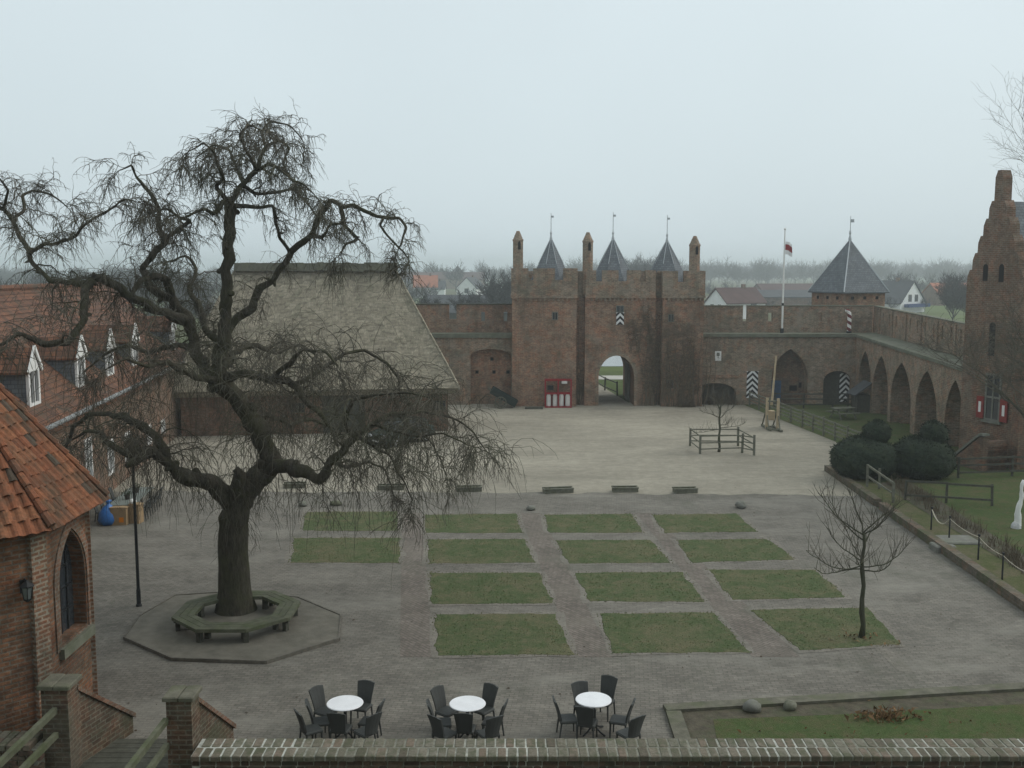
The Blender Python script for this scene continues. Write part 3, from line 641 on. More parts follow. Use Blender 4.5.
for px, ya, yf, rb in ((551, 239, 213, 1.95), (613, 239, 212, 2.05), (667, 241, 215, 1.95)):
    q = P(px, ya, 78.); b = MB()
    b.lathe([(rb+.02, 8.6), (rb, 8.75), (rb*.52, 10.55), (.06, q.z)], (q.x, 78, 0), 8, R(22.5))
    rf = b.build('roof', M['slate'], gate)
    b = MB(); f = P(px, yf, 78.)
    b.lathe([(.09, q.z-.15), (.11, q.z+.05), (.05, q.z+.3), (.09, q.z+.45), (.03, q.z+.6), (.022, f.z)], (q.x, 78, 0), 6)
    b.box(q.x-.02, 77.98, f.z-.35, q.x+.2, 78.02, f.z-.2)
    for k in range(8):
        a = R(22.5+45*k); c, s = math.cos(a), math.sin(a)
        b.tube([(q.x+c*rb*.53, 78+s*rb*.53, 10.56), (q.x+c*.07, 78+s*.07, q.z)], .028, 4)
    b.build('finial', M['lead'], rf)
for px, yt, yb in ((518, 231, 268), (588.5, 232, 268), (695, 236, 270)):
    t = P(px, yt, YF+.3); b = MB(); zt = t.z
    y0 = YF+.32 if px != 588.5 else YF+.85
    b.lathe([(.40, 8.2), (.40, zt-.75), (.43, zt-.72), (.43, zt-.62), (.38, zt-.58), (.12, zt)], (t.x, y0, 0), 8, R(22.5))
    ch = b.build('chimney', M['brick_grey'], gate)
    b = MB(); b.slab(arch(-.1, .1, zt-1.35, zt-.95, zt-.75, 'round', 4), [], -.02, .02, frame((t.x+.1, y0-.375, 0), (1, 0, 0), (0, 1, 0))); b.build('smoke_opening', M['dark'], ch)
for px, py, w, h, y in ((555, 316, .34, .5, YF), (620, 309, .5, .42, YF+.45), (671, 318, .34, .5, YF), (670, 384, .42, .55, YF)):
    q = P(px, py, y); b = MB(); e = .05
    for x0, z0, x1, z1 in ((-w/2-e, -h/2-e, -w/2, h/2+e), (w/2, -h/2-e, w/2+e, h/2+e), (-w/2, h/2, w/2, h/2+e), (-w/2, -h/2-e, w/2, -h/2), (-.02, -h/2, .02, h/2)):
        b.box(q.x+x0, y-.06, q.z+z0, q.x+x1, y+.02, q.z+z1)
    fr = b.build('window', M['stone'], gate); b = MB(); b.box(q.x-w/2, y-.02, q.z-h/2, q.x+w/2, y-.004, q.z+h/2); b.build('pane', M['glass'], fr)
b = MB(); b.box(8.93, YF+2.8, 0, 9.06, YF+5.2, 3.0); b.box(8.9, YF+2.75, 0, 8.96, YF+2.85, 3.0); b.build('door', M['wood_grey'], gate, label='open grey gate leaf folded against the archway side')
def shutter(name, label, x, y, z0, w, h, parent=None, rot=0):
    b = MB(); b.bbox(-w/2, -.05, 0, w/2, 0, h, None, .015); b.box(-w/2-.03, -.06, -.03, w/2+.03, .01, 0); b.box(-w/2-.03, -.06, h, w/2+.03, .01, h+.03)
    o = b.build(name, M['chevron'], None); o.location = (x, y, z0)
    if parent is not None: o.parent = parent; o.location = V((x, y, z0)) - ORIG[parent.name]
    if label: o['label'] = label
    return o
q = P(620, 318.5, YF+.45); shutter('shutter', 'small black and white chevron shutter under the window over the arch', q.x, YF+.40, q.z-.42, .56, .84, gate)

# creeper: leafless stems on the right half of the gatehouse
cr = random.Random(5); b = MB()
def climb(x, y, z, H, n, w):
    for _ in range(n):
        p = V((x + cr.gauss(0, w*.35), y-.03, z)); h = H*cr.uniform(.45, 1); k = 14; pts = [p]; vx = cr.uniform(-.25, .25)
        for i in range(k): vx = vx*.8 + cr.uniform(-.22, .22); pts.append(pts[-1] + V((vx*h/k, cr.uniform(-.012, .012), h/k))); pts[-1].y = min(y-.02, max(y-.09, pts[-1].y))
        b.tube(pts, taper(cr.uniform(.015, .045), .006, k+1), 4, False)
        for i in range(3, k):
            for _ in range(3):
                q = grow(pts[i], V((cr.uniform(-1, 1), 0, cr.uniform(-.3, .7))), cr.uniform(.25, .8), 4, .05, .3, cr)
                for j in q: j.y = min(y-.015, max(y-.12, j.y))
                b.tube(q, taper(.011, .004, 5), 3, False)
climb(12.4, YF-.06, 0, 7.6, 26, 2.2); climb(10.1, YF+.42, 0, 7.5, 18, 1.0); climb(10.8, YF+.95, 0, 7.8, 9, .3); climb(13.6, YF-.06, 0, 7.5, 10, .8); climb(5.05, YF+.95, 0, 8, 7, .3); climb(9.6, YF+.42, 4, 4, 8, 1.)
tag(b.build('climbing_vine', M['drystem']), 'leafless creeper stems spread over the right half of the gatehouse', 'creeper')

# ------------------------------------------------------------------ curtain walls
ZW, ZP = 5.35, 7.3
YW = 75.0
def wallbody(b, M_, L, holes, depth, zp=ZP, slits=(), gaps=(), back=2.2, wash=True, u0=0):
    "arcaded wall carrying a wall-walk and a parapet"
    b.slab([(u0, -.1), (L, -.1), (L, ZW-.25), (u0, ZW-.25)], [h for h in holes], 0, depth, M_)
cl = empty('curtain_wall', 'brick curtain wall with a blocked segmental arch between the thatched barn and gatehouse', 'wall', (-3, YW, 0))
F1 = frame((-14, YW, 0), (1, 0, 0), (0, 1, 0))   # u = x + 14
def seg(p0, p1, y): return P(p0, 380, y).x + 14, P(p1, 380, y).x + 14
ua, ub = seg(470.5, 518.5, YW); za = P(494, 349, YW).z
ub = 13.93
b = MB(); b.slab([(0, -.1), (ua, -.1)] + arch(ua, ub, -.05, za-.55, za, 'round', 8)[1:-1] + [(ub, -.1), (14, -.1), (14, ZW-.3), (0, ZW-.3)], [], 0, .6, F1)
b.box(-14, YW+.6, -.1, 0, YW+1.9, ZW-.3)
b.build('wall', M['brick_grey'], cl)
b = MB(); b.box(-14+ua-.05, YW+.5, -.1, -14+ub+.02, YW+.59, za+.05); b.build('arch_infill', M['brick'], cl)
b = MB()
for x, z in ((477, 367), (494, 367), (508, 367), (492, 354)): q = P(x, z+5, YW+.5); b.box(q.x-.12, YW+.47, q.z-.12, q.x+.12, YW+.499, q.z+.12)
b.build('putlog_hole', M['dark'], cl)
b = MB(); b.box(-14, YW-.12, ZW-.3, 0, YW+1.5, ZW); b.build('walkway', M['cope'], cl)
b = MB(); g = [(P(449, 315, YW+1.5).x+14, P(456.5, 315, YW+1.5).x+14)]
sl = [[(u-.14, 6.2), (u+.14, 6.2), (u+.14, 6.9), (u-.14, 6.9)] for u in (P(483, 315, YW+1.5).x+14, P(512, 315, YW+1.5).x+13.5)]
b.slab(crenel(0, 14, g, ZW, 7.45, 6.35), sl, 1.5, 1.9, F1); b.build('parapet', M['brick'], cl)
b = MB(); b.box(-14, YW+1.44, 7.45, g[0][0]-14, YW+1.96, 7.53); b.box(g[0][1]-14, YW+1.44, 7.45, 0, YW+1.96, 7.53); b.build('coping', M['moss'], cl)

rw = empty('curtain_wall', 'brick curtain wall with one big pointed arch, between gatehouse and pyramid-roofed corner tower', 'wall', (20, YW, 0))
F2 = frame((0, YW, 0), (1, 0, 0), (0, 1, 0))
X = lambda p, y=YW: P(p, 395, y).x
h1 = arch(X(694), X(736), 0, P(700, 393, YW).z, P(715, 383, YW).z, 'round', 6)
h2 = arch(X(771), X(807), 0, 2.0, P(789, 349, YW).z, 'pointed', 9)
h3 = arch(X(823), X(851), 0, P(830, 381, YW).z, P(837, 371, YW).z, 'round', 6)
b = MB(); o = [(14.1, -.1)]
for h in (h1, h2, h3): o += [(h[0][0], -.1)] + h[1:-1] + [(h[-1][0], -.1)]
o += [(26.4, -.1), (26.4, ZW-.25), (14.1, ZW-.25)]
b.slab(o, [], 0, .9, F2); b.build('wall', M['brick_grey'], rw)
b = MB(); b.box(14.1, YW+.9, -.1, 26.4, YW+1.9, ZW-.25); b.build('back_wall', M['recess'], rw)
b = MB()
for h, y in ((h1, .55), (h3, .5)): b.slab([(p[0], max(p[1], 0)) for p in h], [], y, y+.1, F2)
b.build('arch_infill', M['wood_dark'], rw)
b = MB()
for x, z, w in ((778, 386, .2), (793, 388, .55), (800, 385, .2)): q = P(x, z, YW+.9); b.box(q.x-w/2, YW+.86, q.z-.2, q.x+w/2, YW+.898, q.z+.2)
b.build('putlog_hole', M['dark'], rw)
b = MB(); b.slab(arch(X(693)-.3, X(737)+.3, P(700, 397, YW).z, P(700, 391, YW).z, P(715, 377, YW).z, 'round', 8)[1:-1], [[p for p in arch(X(694)-.01, X(736)+.01, P(700, 393, YW).z+.1, P(700, 392.7, YW).z+.1, P(715, 382.6, YW).z, 'round', 8)[1:-1]]], -.05, .02, F2) if False else b.box(X(694)-.3, YW-.06, P(700, 378, YW).z, X(738), YW-.001, P(700, 376, YW).z)
b.box(X(694), YW-.05, P(700, 376, YW).z+.001, X(735), YW-.002, P(700, 374.8, YW).z)
b.build('string_course', M['brick'], rw)
b = MB(); b.box(14.1, YW-.14, ZW-.25, 26.2, YW+1.5, ZW-.003); b.build('walkway', M['cope'], rw)
g = [(P(743, 312, YW+1.5).x, P(747.5, 312, YW+1.5).x)]
sl = []
for p in (770.5, 820):
    u = P(p, 316, YW+1.5).x; sl.append([(u-.17, 6.2), (u+.17, 6.2), (u+.17, 6.85), (u-.17, 6.85)])
b = MB(); b.slab(crenel(14.1, 27.4, g, ZW, ZP+.05, 6.2), sl, 1.5, 1.9, F2); b.build('parapet', M['brick_grey'], rw)
b = MB(); b.box(14.1, YW+1.45, ZP+.05, g[0][0], YW+1.95, ZP+.11); b.box(g[0][1], YW+1.45, ZP+.05, 27.4, YW+1.95, ZP+.11); b.build('coping', M['cope'], rw)
q = P(752, 397.5, YW-.05); s = shutter('chevron_shutter', 'tall black and white chevron shutter on the wall left of the big pointed arch', q.x, YW-.01, max(q.z, .3), .84, 1.95); tag(s, cat='shutter')
q = P(845, 401, YW+.5); s = shutter('chevron_shutter', 'chevron striped shutter inside the low dark arch in the wall corner', q.x, YW+.48, .2, .95, 2.1); tag(s, cat='shutter')
b = MB(); q = P(769.5, 388, YW+.85); b.bbox(X(771, YW+.8)+.02, YW+.78, .05, X(771, YW+.8)+.75, YW+.86, 1.75); b.box(X(771, YW+.8)+.6, YW+.74, .8, X(771, YW+.8)+.66, YW+.78, .95)
tag(b.build('blue_door', M['blue_door']), 'narrow blue door leaf at the left edge of the big pointed arch', 'door')
# notice board
q = P(718, 356, YW); nb = empty('notice_board', 'white notice board with a small grey emblem on the curtain wall', 'sign', (q.x, YW, q.z))
b = MB(); b.bbox(q.x-.24, YW-.05, q.z-.36, q.x+.24, YW-.003, q.z+.36); b.build('board', M['white'], nb)
b = MB(); b.slab([(-.1, .2), (-.12, .0), (-.06, -.06), (0, -.12), (.06, -.06), (.12, 0), (.1, .2)], [], -.006, .003, frame((q.x, YW-.054, q.z+.06), (1, 0, 0), (0, 1, 0))); b.box(q.x-.05, YW-.058, q.z-.16, q.x+.07, YW-.051, q.z-.1); b.build('emblem', M['stone'], nb)

# wing wall towards the stepped-gable house
A0, A1 = V((25.75, 75.6, 0)), V((24.1, 52.6, 0))
ud = (A1-A0).normalized(); wd = V((-ud.y, ud.x, 0))
if wd.x < 0: wd = -wd
def arc_y(px):      # where the foot of the wall stands at that picture column
    k = (A0.x-A1.x)/(A0.y-A1.y); a = (px-512)/FPX
    return (A0.x - k*A0.y - a*1.12)/(a*_c - k)
F3 = frame(A0, ud, wd); F3[2][0] = -.0215; yu = lambda y: (75.6 - y)/(-ud.y)
wg = empty('arcade_wall', 'brick wing wall with a row of tall pointed arches under a wall-walk', 'wall', (25.4, 64, 0))
hs = [arch(yu(y1), yu(y0), 0, 1.6 + .0215*yu(y0), zt + .0215*yu(y0), 'pointed', 9) for y0, y1, zt in [(arc_y(pb), arc_y(pa), z) for pa, pb, z in ((849.6, 854.6, 4.25), (857.2, 869.6, 4.25), (871.5, 886.8, 4.2), (889.5, 909.5, 4.15), (914, 935, 4.1), (943, 961.5, 4.05))]]
Lw = (A1-A0).length - .55
b = MB(); o = [(-.5, -.1)]
for h in hs: o += [(h[0][0], -.1)] + h[1:-1] + [(h[-1][0], -.1)]
o += [(Lw, -.1), (Lw, ZW-.2), (-.5, ZW-.2)]
b.slab(o, [], 0, 1.25, F3); b.build('wall', M['brick_grey'], wg)
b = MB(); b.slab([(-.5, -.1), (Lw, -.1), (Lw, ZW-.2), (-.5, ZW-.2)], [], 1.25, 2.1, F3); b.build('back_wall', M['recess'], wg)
b = MB(); b.slab([(-.6, ZW-.2), (Lw, ZW-.2), (Lw, ZW), (-.6, ZW)], [], -.12, 1.75, F3); b.build('walkway', M['cope'], wg)
sl = []; u = 1.2
while u < Lw-1: sl.append([(u-.13, 6.1), (u+.13, 6.1), (u+.13, 6.95), (u-.13, 6.95)]); u += 1.55
b = MB(); b.slab([(-1.3, ZW), (Lw, ZW), (Lw, ZP), (-1.3, ZP)], sl, 1.75, 2.1, F3)
u = .4
while u < Lw-1: b.slab([(u-.12, ZW), (u+.12, ZW), (u+.12, ZP-.1), (u-.12, ZP-.1)], [], 1.66, 1.749, F3); u += 3.1
b.build('parapet', M['brick_grey'], wg)
b = MB(); b.slab([(-1.3, ZP), (Lw, ZP), (Lw, ZP+.06), (-1.3, ZP+.06)], [], 1.7, 2.15, F3); b.build('coping', M['cope'], wg)

# corner tower
tc = P(848, 292, 80.); ct = empty('corner_tower', 'square brick corner tower with tall slate pyramid roof and weather vane', 'tower', (tc.x, 80, 0))
ez, apz = tc.z, P(849.5, 240, 80).z; Rr = 2.98; rot = math.atan2(-34, -15)
b = MB(); b.lathe([(Rr*.93, -.1), (Rr*.93, ez-.02)], (tc.x, 80, 0), 4, rot); b.build('wall', M['brick'], ct)
b = MB(); b.lathe([(Rr*1.03, ez-.06), (Rr*1.03, ez+.03), (.07, apz)], (tc.x, 80, 0), 4, rot); rf = b.build('roof', M['slate'], ct)
b = MB(); f = P(851, 216, 80)
b.lathe([(.12, apz-.1), (.13, apz+.1), (.05, apz+.4), (.1, apz+.55), (.03, apz+.8), (.025, f.z)], (tc.x, 80, 0), 6); b.box(tc.x, 79.98, f.z-.5, tc.x+.28, 80.02, f.z-.25)
for k in range(4): a = rot+math.pi/2*k; b.tube([(tc.x+math.cos(a)*Rr*1.03, 80+math.sin(a)*Rr*1.03, ez+.05), (tc.x, 80, apz+.03)], .05, 4)
b.build('finial', M['lead'], rf)
for k in (2, 3, 0, 1):
    a0, a1 = rot+math.pi/2*k, rot+math.pi/2*(k+1); pa = V((math.cos(a0), math.sin(a0), 0))*Rr*.93; pb = V((math.cos(a1), math.sin(a1), 0))*Rr*.93
    for t in (.2, .5, .8):
        b = MB(); p = pa.lerp(pb, t) + V((tc.x, 80, ez-.42)); b.box(-.13, -.02, -.12, .13, .03, .12, Matrix.Translation(p) @ Matrix.Rotation(math.atan2((pb-pa).y, (pb-pa).x), 4, 'Z')); b.build('loophole', M['dark'], ct)
# flagpole and striped post on the wall-walk
fp = P(782, 331, YW+.9); ft = P(784.3, 230, YW+.9)
fl = empty('flagpole', 'white flagpole with a limp red and white flag standing on the wall-walk', 'flagpole', (fp.x, YW+.9, ZW))
b = MB(); b.tube([(fp.x, YW+.9, ZW+.1), (fp.x, YW+.9, 11.0), (fp.x, YW+.9, ft.z)], [.075, .065, .045], 8); b.lathe([(.03, ft.z-.02), (.09, ft.z+.05), (.09, ft.z+.1), (.02, ft.z+.16)], (fp.x, YW+.9, 0), 8); b.build('pole', M['white'], fl)
b = MB(); b.tube([(fp.x, YW+.9, ZW), (fp.x, YW+.9, ZW+.35)], .14, 8); b.build('base', M['iron'], fl); b = MB(); b.tube([(fp.x, YW+.9, 7.4), (fp.x, YW+.9, 7.6)], .085, 8); b.build('collar', M['iron'], fl)
zt, zb = P(786, 241, YW).z, P(786, 254, YW).z
for k, (m_, f0, f1) in enumerate((('flagwhite', 0, .22), ('red', .22, .66), ('flagwhite', .66, 1))):
    b = MB(); n = 9
    for i in range(n):
        for s in (0, 1):
            pass
    pts = []
    for r_ in (f0, f1):
        for i in range(n+1):
            t = i/n; z = zt + (zb-zt)*r_ - .25*t*t; x = fp.x + .07 + t*.5; y = YW+.9 + .09*math.sin(t*9+r_*2)*(.3+t); pts.append((x, y, z))
    b.add(pts, [(i, i+1, n+2+i, n+1+i) for i in range(n)]); b.build('flag_stripe', M[m_], fl)
q = P(849, 330, YW+.8)
sp = empty('striped_post', 'crooked post with spiral red and white stripes on the wall-walk corner', 'post', (q.x, YW+.8, ZW))
b = MB(); b.tube([(0, 0, 0), (0, 0, 1.2), (-.03, 0, 1.5), (-.14, 0, 1.68), (-.3, 0, 1.7)], [.15, .15, .15, .14, .1], 10); b.build('pole', M['stripe'], sp, local=True)
b = MB(); b.lathe([(.2, 0), (.2, .12), (.16, .16)], (0, 0, 0), 10); b.build('base', M['iron'], sp, local=True)

# ------------------------------------------------------------------ stepped-gable house
gl, ga_, gr = P(966, 300, 53.0), P(994, 300, 51.0), P(1022, 300, 49.2)
gl.z = gr.z = 0; gd = (gr-gl); GW = gd.length; gd.normalize(); gn = V((-gd.y, gd.x, 0))
if gn.x < 0: gn = -gn
FH = frame(gl, gd, gn)
hs_ = empty('gabled_house', 'tall brick house with crow-stepped gable and slate roof at the end of the arcade', 'house', (gl.x, gl.y, 0))
zap = P(1000, 171, 51.6).z; ze = 9.2; ns = 5; half = GW/2
prof = [(0, -.1), (0, ze)]
stp = []
hstep = (zap - 1.5 - ze)/ns; wst = (half-.28)/ns
for i in range(ns): stp += [(wst*i+.02, ze + hstep*(i+1)-.35), (wst*i+.18, ze + hstep*(i+1)), (wst*(i+1), ze + hstep*(i+1))]
prof += stp + [(half-.27, zap-.35), (half-.12, zap), (half+.12, zap), (half+.27, zap-.35)] + [(GW-u, v) for u, v in reversed(stp)] + [(GW, ze), (GW, -.1)]
b = MB(); b.slab(prof, [], 0, .55, FH)
b.slab([(.05, -.1), (.45, -.1), (.45, ze), (.05, ze)], [], .55, 14, FH); b.slab([(GW-.45, -.1), (GW-.05, -.1), (GW-.05, ze), (GW-.45, ze)], [], .55, 14, FH)
b.slab([(.45, -.1), (GW-.45, -.1), (GW-.45, ze), (half, ze+hstep*ns-.6), (.45, ze)], [], 13.5, 14, FH)
b.build('wall', M['brick_red'], hs_)
b = MB(); rz = P(1016, 205, 54).z
b.slab([(-.15, ze-.1), (half, rz), (half, rz-.25), (.1, ze-.3)], [], .56, 14.2, FH); b.slab([(GW+.15, ze-.1), (half, rz), (half, rz-.25), (GW-.1, ze-.3)], [], .56, 14.2, FH); b.build('roof', M['slate'], hs_)
def uv_of(px, py):
    d = _ray(px, py); o = V((0, 0, HCAM)); t = (gl - o).dot(gn)/d.dot(gn); p = o + d*t; return (p-gl).dot(gd), p.z
for (px, y0, y1, w) in ((986, 264, 281, .34), (1002, 264, 282, .34), (993, 322, 356, .42)):
    u, z1 = uv_of(px, y0); _, z0 = uv_of(px, y1)
    b = MB(); b.slab(arch(u-w/2, u+w/2, z0, z1-.2, z1, 'round', 4), [], -.015, .01, FH); b.build('slit_window', M['dark'], hs_)
u0, z1 = uv_of(988.5, 375); u1, z0 = uv_of(998.5, 420); um = (u0+u1)/2; zm = z0 + (z1-z0)*.5
b = MB(); W2 = (u1-u0)/2+.12
b.slab([(um-W2, z0-.1), (um+W2, z0-.1), (um+W2, z1+.1), (um-W2, z1+.1)], [[(um-W2+.12, z0), (um-.05, z0), (um-.05, zm-.05), (um-W2+.12, zm-.05)], [(um+.05, z0), (um+W2-.12, z0), (um+W2-.12, zm-.05), (um+.05, zm-.05)],
   [(um-W2+.12, zm+.05), (um-.05, zm+.05), (um-.05, z1), (um-W2+.12, z1)], [(um+.05, zm+.05), (um+W2-.12, zm+.05), (um+W2-.12, z1), (um+.05, z1)]], -.06, -.002, FH)
wn = b.build('window', M['stone'], hs_); b = MB(); b.slab([(um-W2+.1, z0), (um+W2-.1, z0), (um+W2-.1, z1), (um-W2+.1, z1)], [], -.03, -.004, FH); b.build('pane', M['glass'], wn)
for sgn in (-1, 1):
    uc = um + sgn*(W2+.28); b = MB(); b.slab([(uc-.25, z0-.05), (uc+.25, z0-.05), (uc+.25, zm-.03), (uc-.25, zm-.03)], [], -.1, -.04, FH); sh = b.build('shutter', M['red_dull'], hs_)
    b = MB(); b.slab([(uc-.09, z0+.25), (uc+.09, z0+.25), (uc+.09, zm-.3), (uc-.09, zm-.3)], [], -.108, -.099, FH); b.build('panel', M['white'], sh)
b = MB(); b.slab([(um-W2-.1, z0-.22), (um+W2+.1, z0-.22), (um+W2+.1, z0-.1), (um-W2-.1, z0-.1)], [], -.14, -.002, FH); b.build('sill', M['stone'], hs_)
ue, _ = uv_of(1009, 400); b = MB(); b.slab([(ue+.5, -.1), (ue+1.0, -.1), (ue+1.0, 5.6), (ue+.5, 6.0)], [], -.22, -.001, FH); b.build('buttress', M['brick_dark'], hs_)
# outside stair against the house
us0, _ = uv_of(985, 470); us1 = us0+2.0
b = MB(); b.slab([(us0-.1, .1), (us1, .1), (us1, 1.9), (us1-.25, 1.9), (us0, .55), (us0-.1, .5)], [], -1.9, -1.6, FH)
for i in range(7): b.slab([(us0+.1+i*.26, .1), (us1, .1), (us1, .35+i*.22), (us0+.1+i*.26, .35+i*.22)], [], -1.6+.001*i, -.46-.001*i, FH)
b.build('stair', M['brick_dark'], hs_)
b = MB(); b.slab([(us0-.1, .55), (us0, .6), (us1-.25, 1.96), (us1, 1.96), (us1, 2.06), (us1-.3, 2.06), (us0-.1, .68)], [], -1.95, -1.55, FH); b.build('stair_coping', M['stone'], hs_)

# ------------------------------------------------------------------ thatched barn
barn = empty('thatched_barn', 'long brick barn under a huge hipped thatched roof with mossy ridge', 'barn', (-12, 62.5, 0))
x0, x1 = P(176, 388, 62).x, P(460, 386, 62).x; ze = P(430, 388, 62).z; zr = P(395, 266, 66).z
rx0, rx1 = P(251, 268, 66).x, P(402, 268, 66).x; yb0, yb1, yr = 62.0, 70.0, 66.0
b = MB(); N = 26; Mq = 14
def thatch_face(a, b_, c, d, th=.0):
    "a-b eave, d-c ridge; soft uneven surface"
    vs = []
    for j in range(Mq+1):
        t = j/Mq
        for i in range(N+1):
            s = i/N; p = V(a).lerp(V(b_), s).lerp(V(d).lerp(V(c), s), t); n = noise.noise(V((p.x*.5, p.y*.5, p.z*.5)))*.14 + noise.noise(p*1.9)*.05
            if 0 < j < Mq and 0 < i < N: p = p + V((0, 0, n + .12*math.sin(math.pi*t)*-1))
            vs.append(p)
    b.add(vs, [(j*(N+1)+i, j*(N+1)+i+1, (j+1)*(N+1)+i+1, (j+1)*(N+1)+i) for j in range(Mq) for i in range(N)])
e0, e1, e2, e3 = V((x0, yb0, ze)), V((x1, yb0, ze)), V((x1, yb1, ze)), V((x0, yb1, ze)); r0_, r1_ = V((rx0, yr, zr)), V((rx1, yr, zr))
thatch_face(e0, e1, r1_, r0_); thatch_face(e2, e3, r0_, r1_); thatch_face(e1, e2, r1_, r1_); thatch_face(e3, e0, r0_, r0_)
dn = V((0, 0, -.38)); inn = lambda p: V((p.x + (.3 if p.x < 0 and p.x < -10 else -.3), p.y + (.3 if p.y < 66 else -.3), p.z)) + dn
q = [e0, e1, e2, e3]; qi = [inn(p) for p in q]
for i in range(4): b.quad(q[i], q[(i+1) % 4], qi[(i+1) % 4], qi[i])
b.quad(*qi); rf = b.build('roof', M['thatch'], barn)
b = MB()
for i in range(24):
    xa = rx0-.15 + (rx1-rx0+.4)*i/24; xb = rx0-.15 + (rx1-rx0+.4)*(i+1)/24; zz = zr + .1 + .09*noise.noise(V((xa*1.3, 0, 0)))
    b.add([(xa, yr-.55, zz-.42), (xa, yr-.2, zz+.1), (xa, yr+.2, zz+.1), (xa, yr+.55, zz-.42), (xb+.01, yr-.55, zz-.42), (xb+.01, yr-.2, zz+.1), (xb+.01, yr+.2, zz+.1), (xb+.01, yr+.55, zz-.42)], [(0, 1, 5, 4), (1, 2, 6, 5), (2, 3, 7, 6), (3, 2, 1, 0), (4, 5, 6, 7), (0, 4, 7, 3)])
b.build('ridge_cap', M['moss'], rf)
for p, r_ in ((e1, r1_), (e0, r0_)):
    b = MB(); pts = [p.lerp(r_, t/16) + V((0, 0, -.06+.04*noise.noise(p.lerp(r_, t/16)*3))) for t in range(17)]; b.tube(pts, .09, 6); b.build('hip_ridge', M['thatch'], rf)
b = MB(); wx0, wx1 = x0+.7, x1-.7; WF = frame((0, yb0+.6, 0), (1, 0, 0), (0, 1, 0))
dz = ze-.2; holes = [[(P(248, 400, 62).x-.5, 1.3), (P(248, 400, 62).x+.5, 1.3), (P(248, 400, 62).x+.5, 2.0), (P(248, 400, 62).x-.5, 2.0)]]
for pxw in (300, 440): u = P(pxw, 400, 62).x; holes.append([(u-.4, 1.3), (u+.4, 1.3), (u+.4, 1.95), (u-.4, 1.95)])
ud_ = P(345, 410, 62).x; holes.append([(ud_-1.3, .02), (ud_+1.3, .02), (ud_+1.3, 2.35), (ud_-1.3, 2.35)])
b.slab([(wx0, -.1), (wx1, -.1), (wx1, dz), (wx0, dz)], holes, 0, .35, WF)
b.box(wx0, yb1-.9, -.1, wx1, yb1-.6, dz); b.box(wx0, yb0+.95, -.1, wx0+.3, yb1-.9, dz); b.box(wx1-.3, yb0+.95, -.1, wx1, yb1-.9, dz); b.build('wall', M['brick_dark'], barn)
for h in holes[:3]:
    c = (h[0][0]+h[1][0])/2; w = h[1][0]-h[0][0]; b = MB()
    for t in (-.5, 0, .5): b.box(c+t*w-.035, yb0+.7, h[0][1], c+t*w+.035, yb0+.76, h[2][1])
    b.box(c-w/2, yb0+.71, h[0][1]-.03, c+w/2, yb0+.77, h[0][1]+.04); b.box(c-w/2, yb0+.71, h[2][1]-.04, c+w/2, yb0+.77, h[2][1])
    wn = b.build('window', M['wood_grey'], barn); b = MB(); b.box(c-w/2, yb0+.8, h[0][1], c+w/2, yb0+.82, h[2][1]); b.build('pane', M['glass'], wn)
b = MB(); b.box(ud_-1.3, yb0+.75, .02, ud_-.01, yb0+.82, 2.35); b.box(ud_+.01, yb0+.75, .02, ud_+1.3, yb0+.82, 2.35); b.build('door', M['wood_dark'], barn)

e1_ = V((x1, yb0, 0)); Rz = Matrix.Rotation(R(7.5), 3, 'Z'); barn.location = e1_ + Rz @ (ORIG[barn.name] - e1_); barn.rotation_euler = (0, 0, R(7.5))   # the barn stands square to the lawns

# ------------------------------------------------------------------ tiled house on the left
house = empty('tiled_house', 'long brick house with orange tiled roof and a row of white dormers', 'house', (-18, 48, 0))
h0, h1_ = V((-16.0, 28.6, 0)), V((-21.1, 65.5, 0)); hd = (h1_-h0).normalized(); hw = V((-hd.y, hd.x, 0))
if hw.x > 0: hw = -hw
FL = frame(h0, hd, hw); HL = (h1_-h0).length
def hu(px, setback=0.):      # along-wall coordinate seen at a picture column
    a = (px-512)/FPX; o = h0 + hw*setback; dep = lambda p: p.y*_c + 5*_s
    u = (a*(o.y*_c+.56) - o.x)/(hd.x - a*hd.y*_c); return u
EZ, RZ, HWID = 4.55, 9.05, 10.0
b = MB(); lw = []
for px, y0, y1 in ((85, 438, 487), (107, 440, 478), (124, 432, 468), (146, 425, 455), (160, 420, 445)):
    u = hu(px); p = h0 + hd*u; lw.append((u, max(.8, P(px, y1, p.y).z), min(3.2, P(px, y0, p.y).z)))
b.slab([(0, -.1), (HL, -.1), (HL, EZ), (0, EZ)], [[(u-.5, a), (u+.5, a), (u+.5, c), (u-.5, c)] for u, a, c in lw], 0, .35, FL)
b.slab([(0, -.1), (HL, -.1), (HL, EZ), (0, EZ)], [], HWID-.35, HWID, FL)
FE = frame(h0 + hw*.35, hw, hd)
b.slab([(0, -.1), (HWID-.7, -.1), (HWID-.7, EZ), (HWID/2-.35, RZ-.35), (0, EZ)], [], 0, .3, FE); b.slab([(0, -.1), (HWID-.7, -.1), (HWID-.7, EZ), (HWID/2-.35, RZ-.35), (0, EZ)], [], HL-.3, HL, FE)
b.build('wall', M['brick_red'], house)
for u, a, c in lw:
    b = MB(); b.slab([(u-.5, a), (u+.5, a), (u+.5, c), (u-.5, c)], [[(u-.4, a+.1), (u-.04, a+.1), (u-.04, c-.1), (u-.4, c-.1)], [(u+.04, a+.1), (u+.4, a+.1), (u+.4, c-.1), (u+.04, c-.1)]], -.05, .1, FL)
    wn = b.build('window', M['white'], house); b = MB(); b.slab([(u-.45, a), (u+.45, a), (u+.45, c), (u-.45, c)], [], .11, .13, FL); b.build('pane', M['glass'], wn)
b = MB(); ov = .45; sl_ = (RZ-EZ)/(HWID/2)
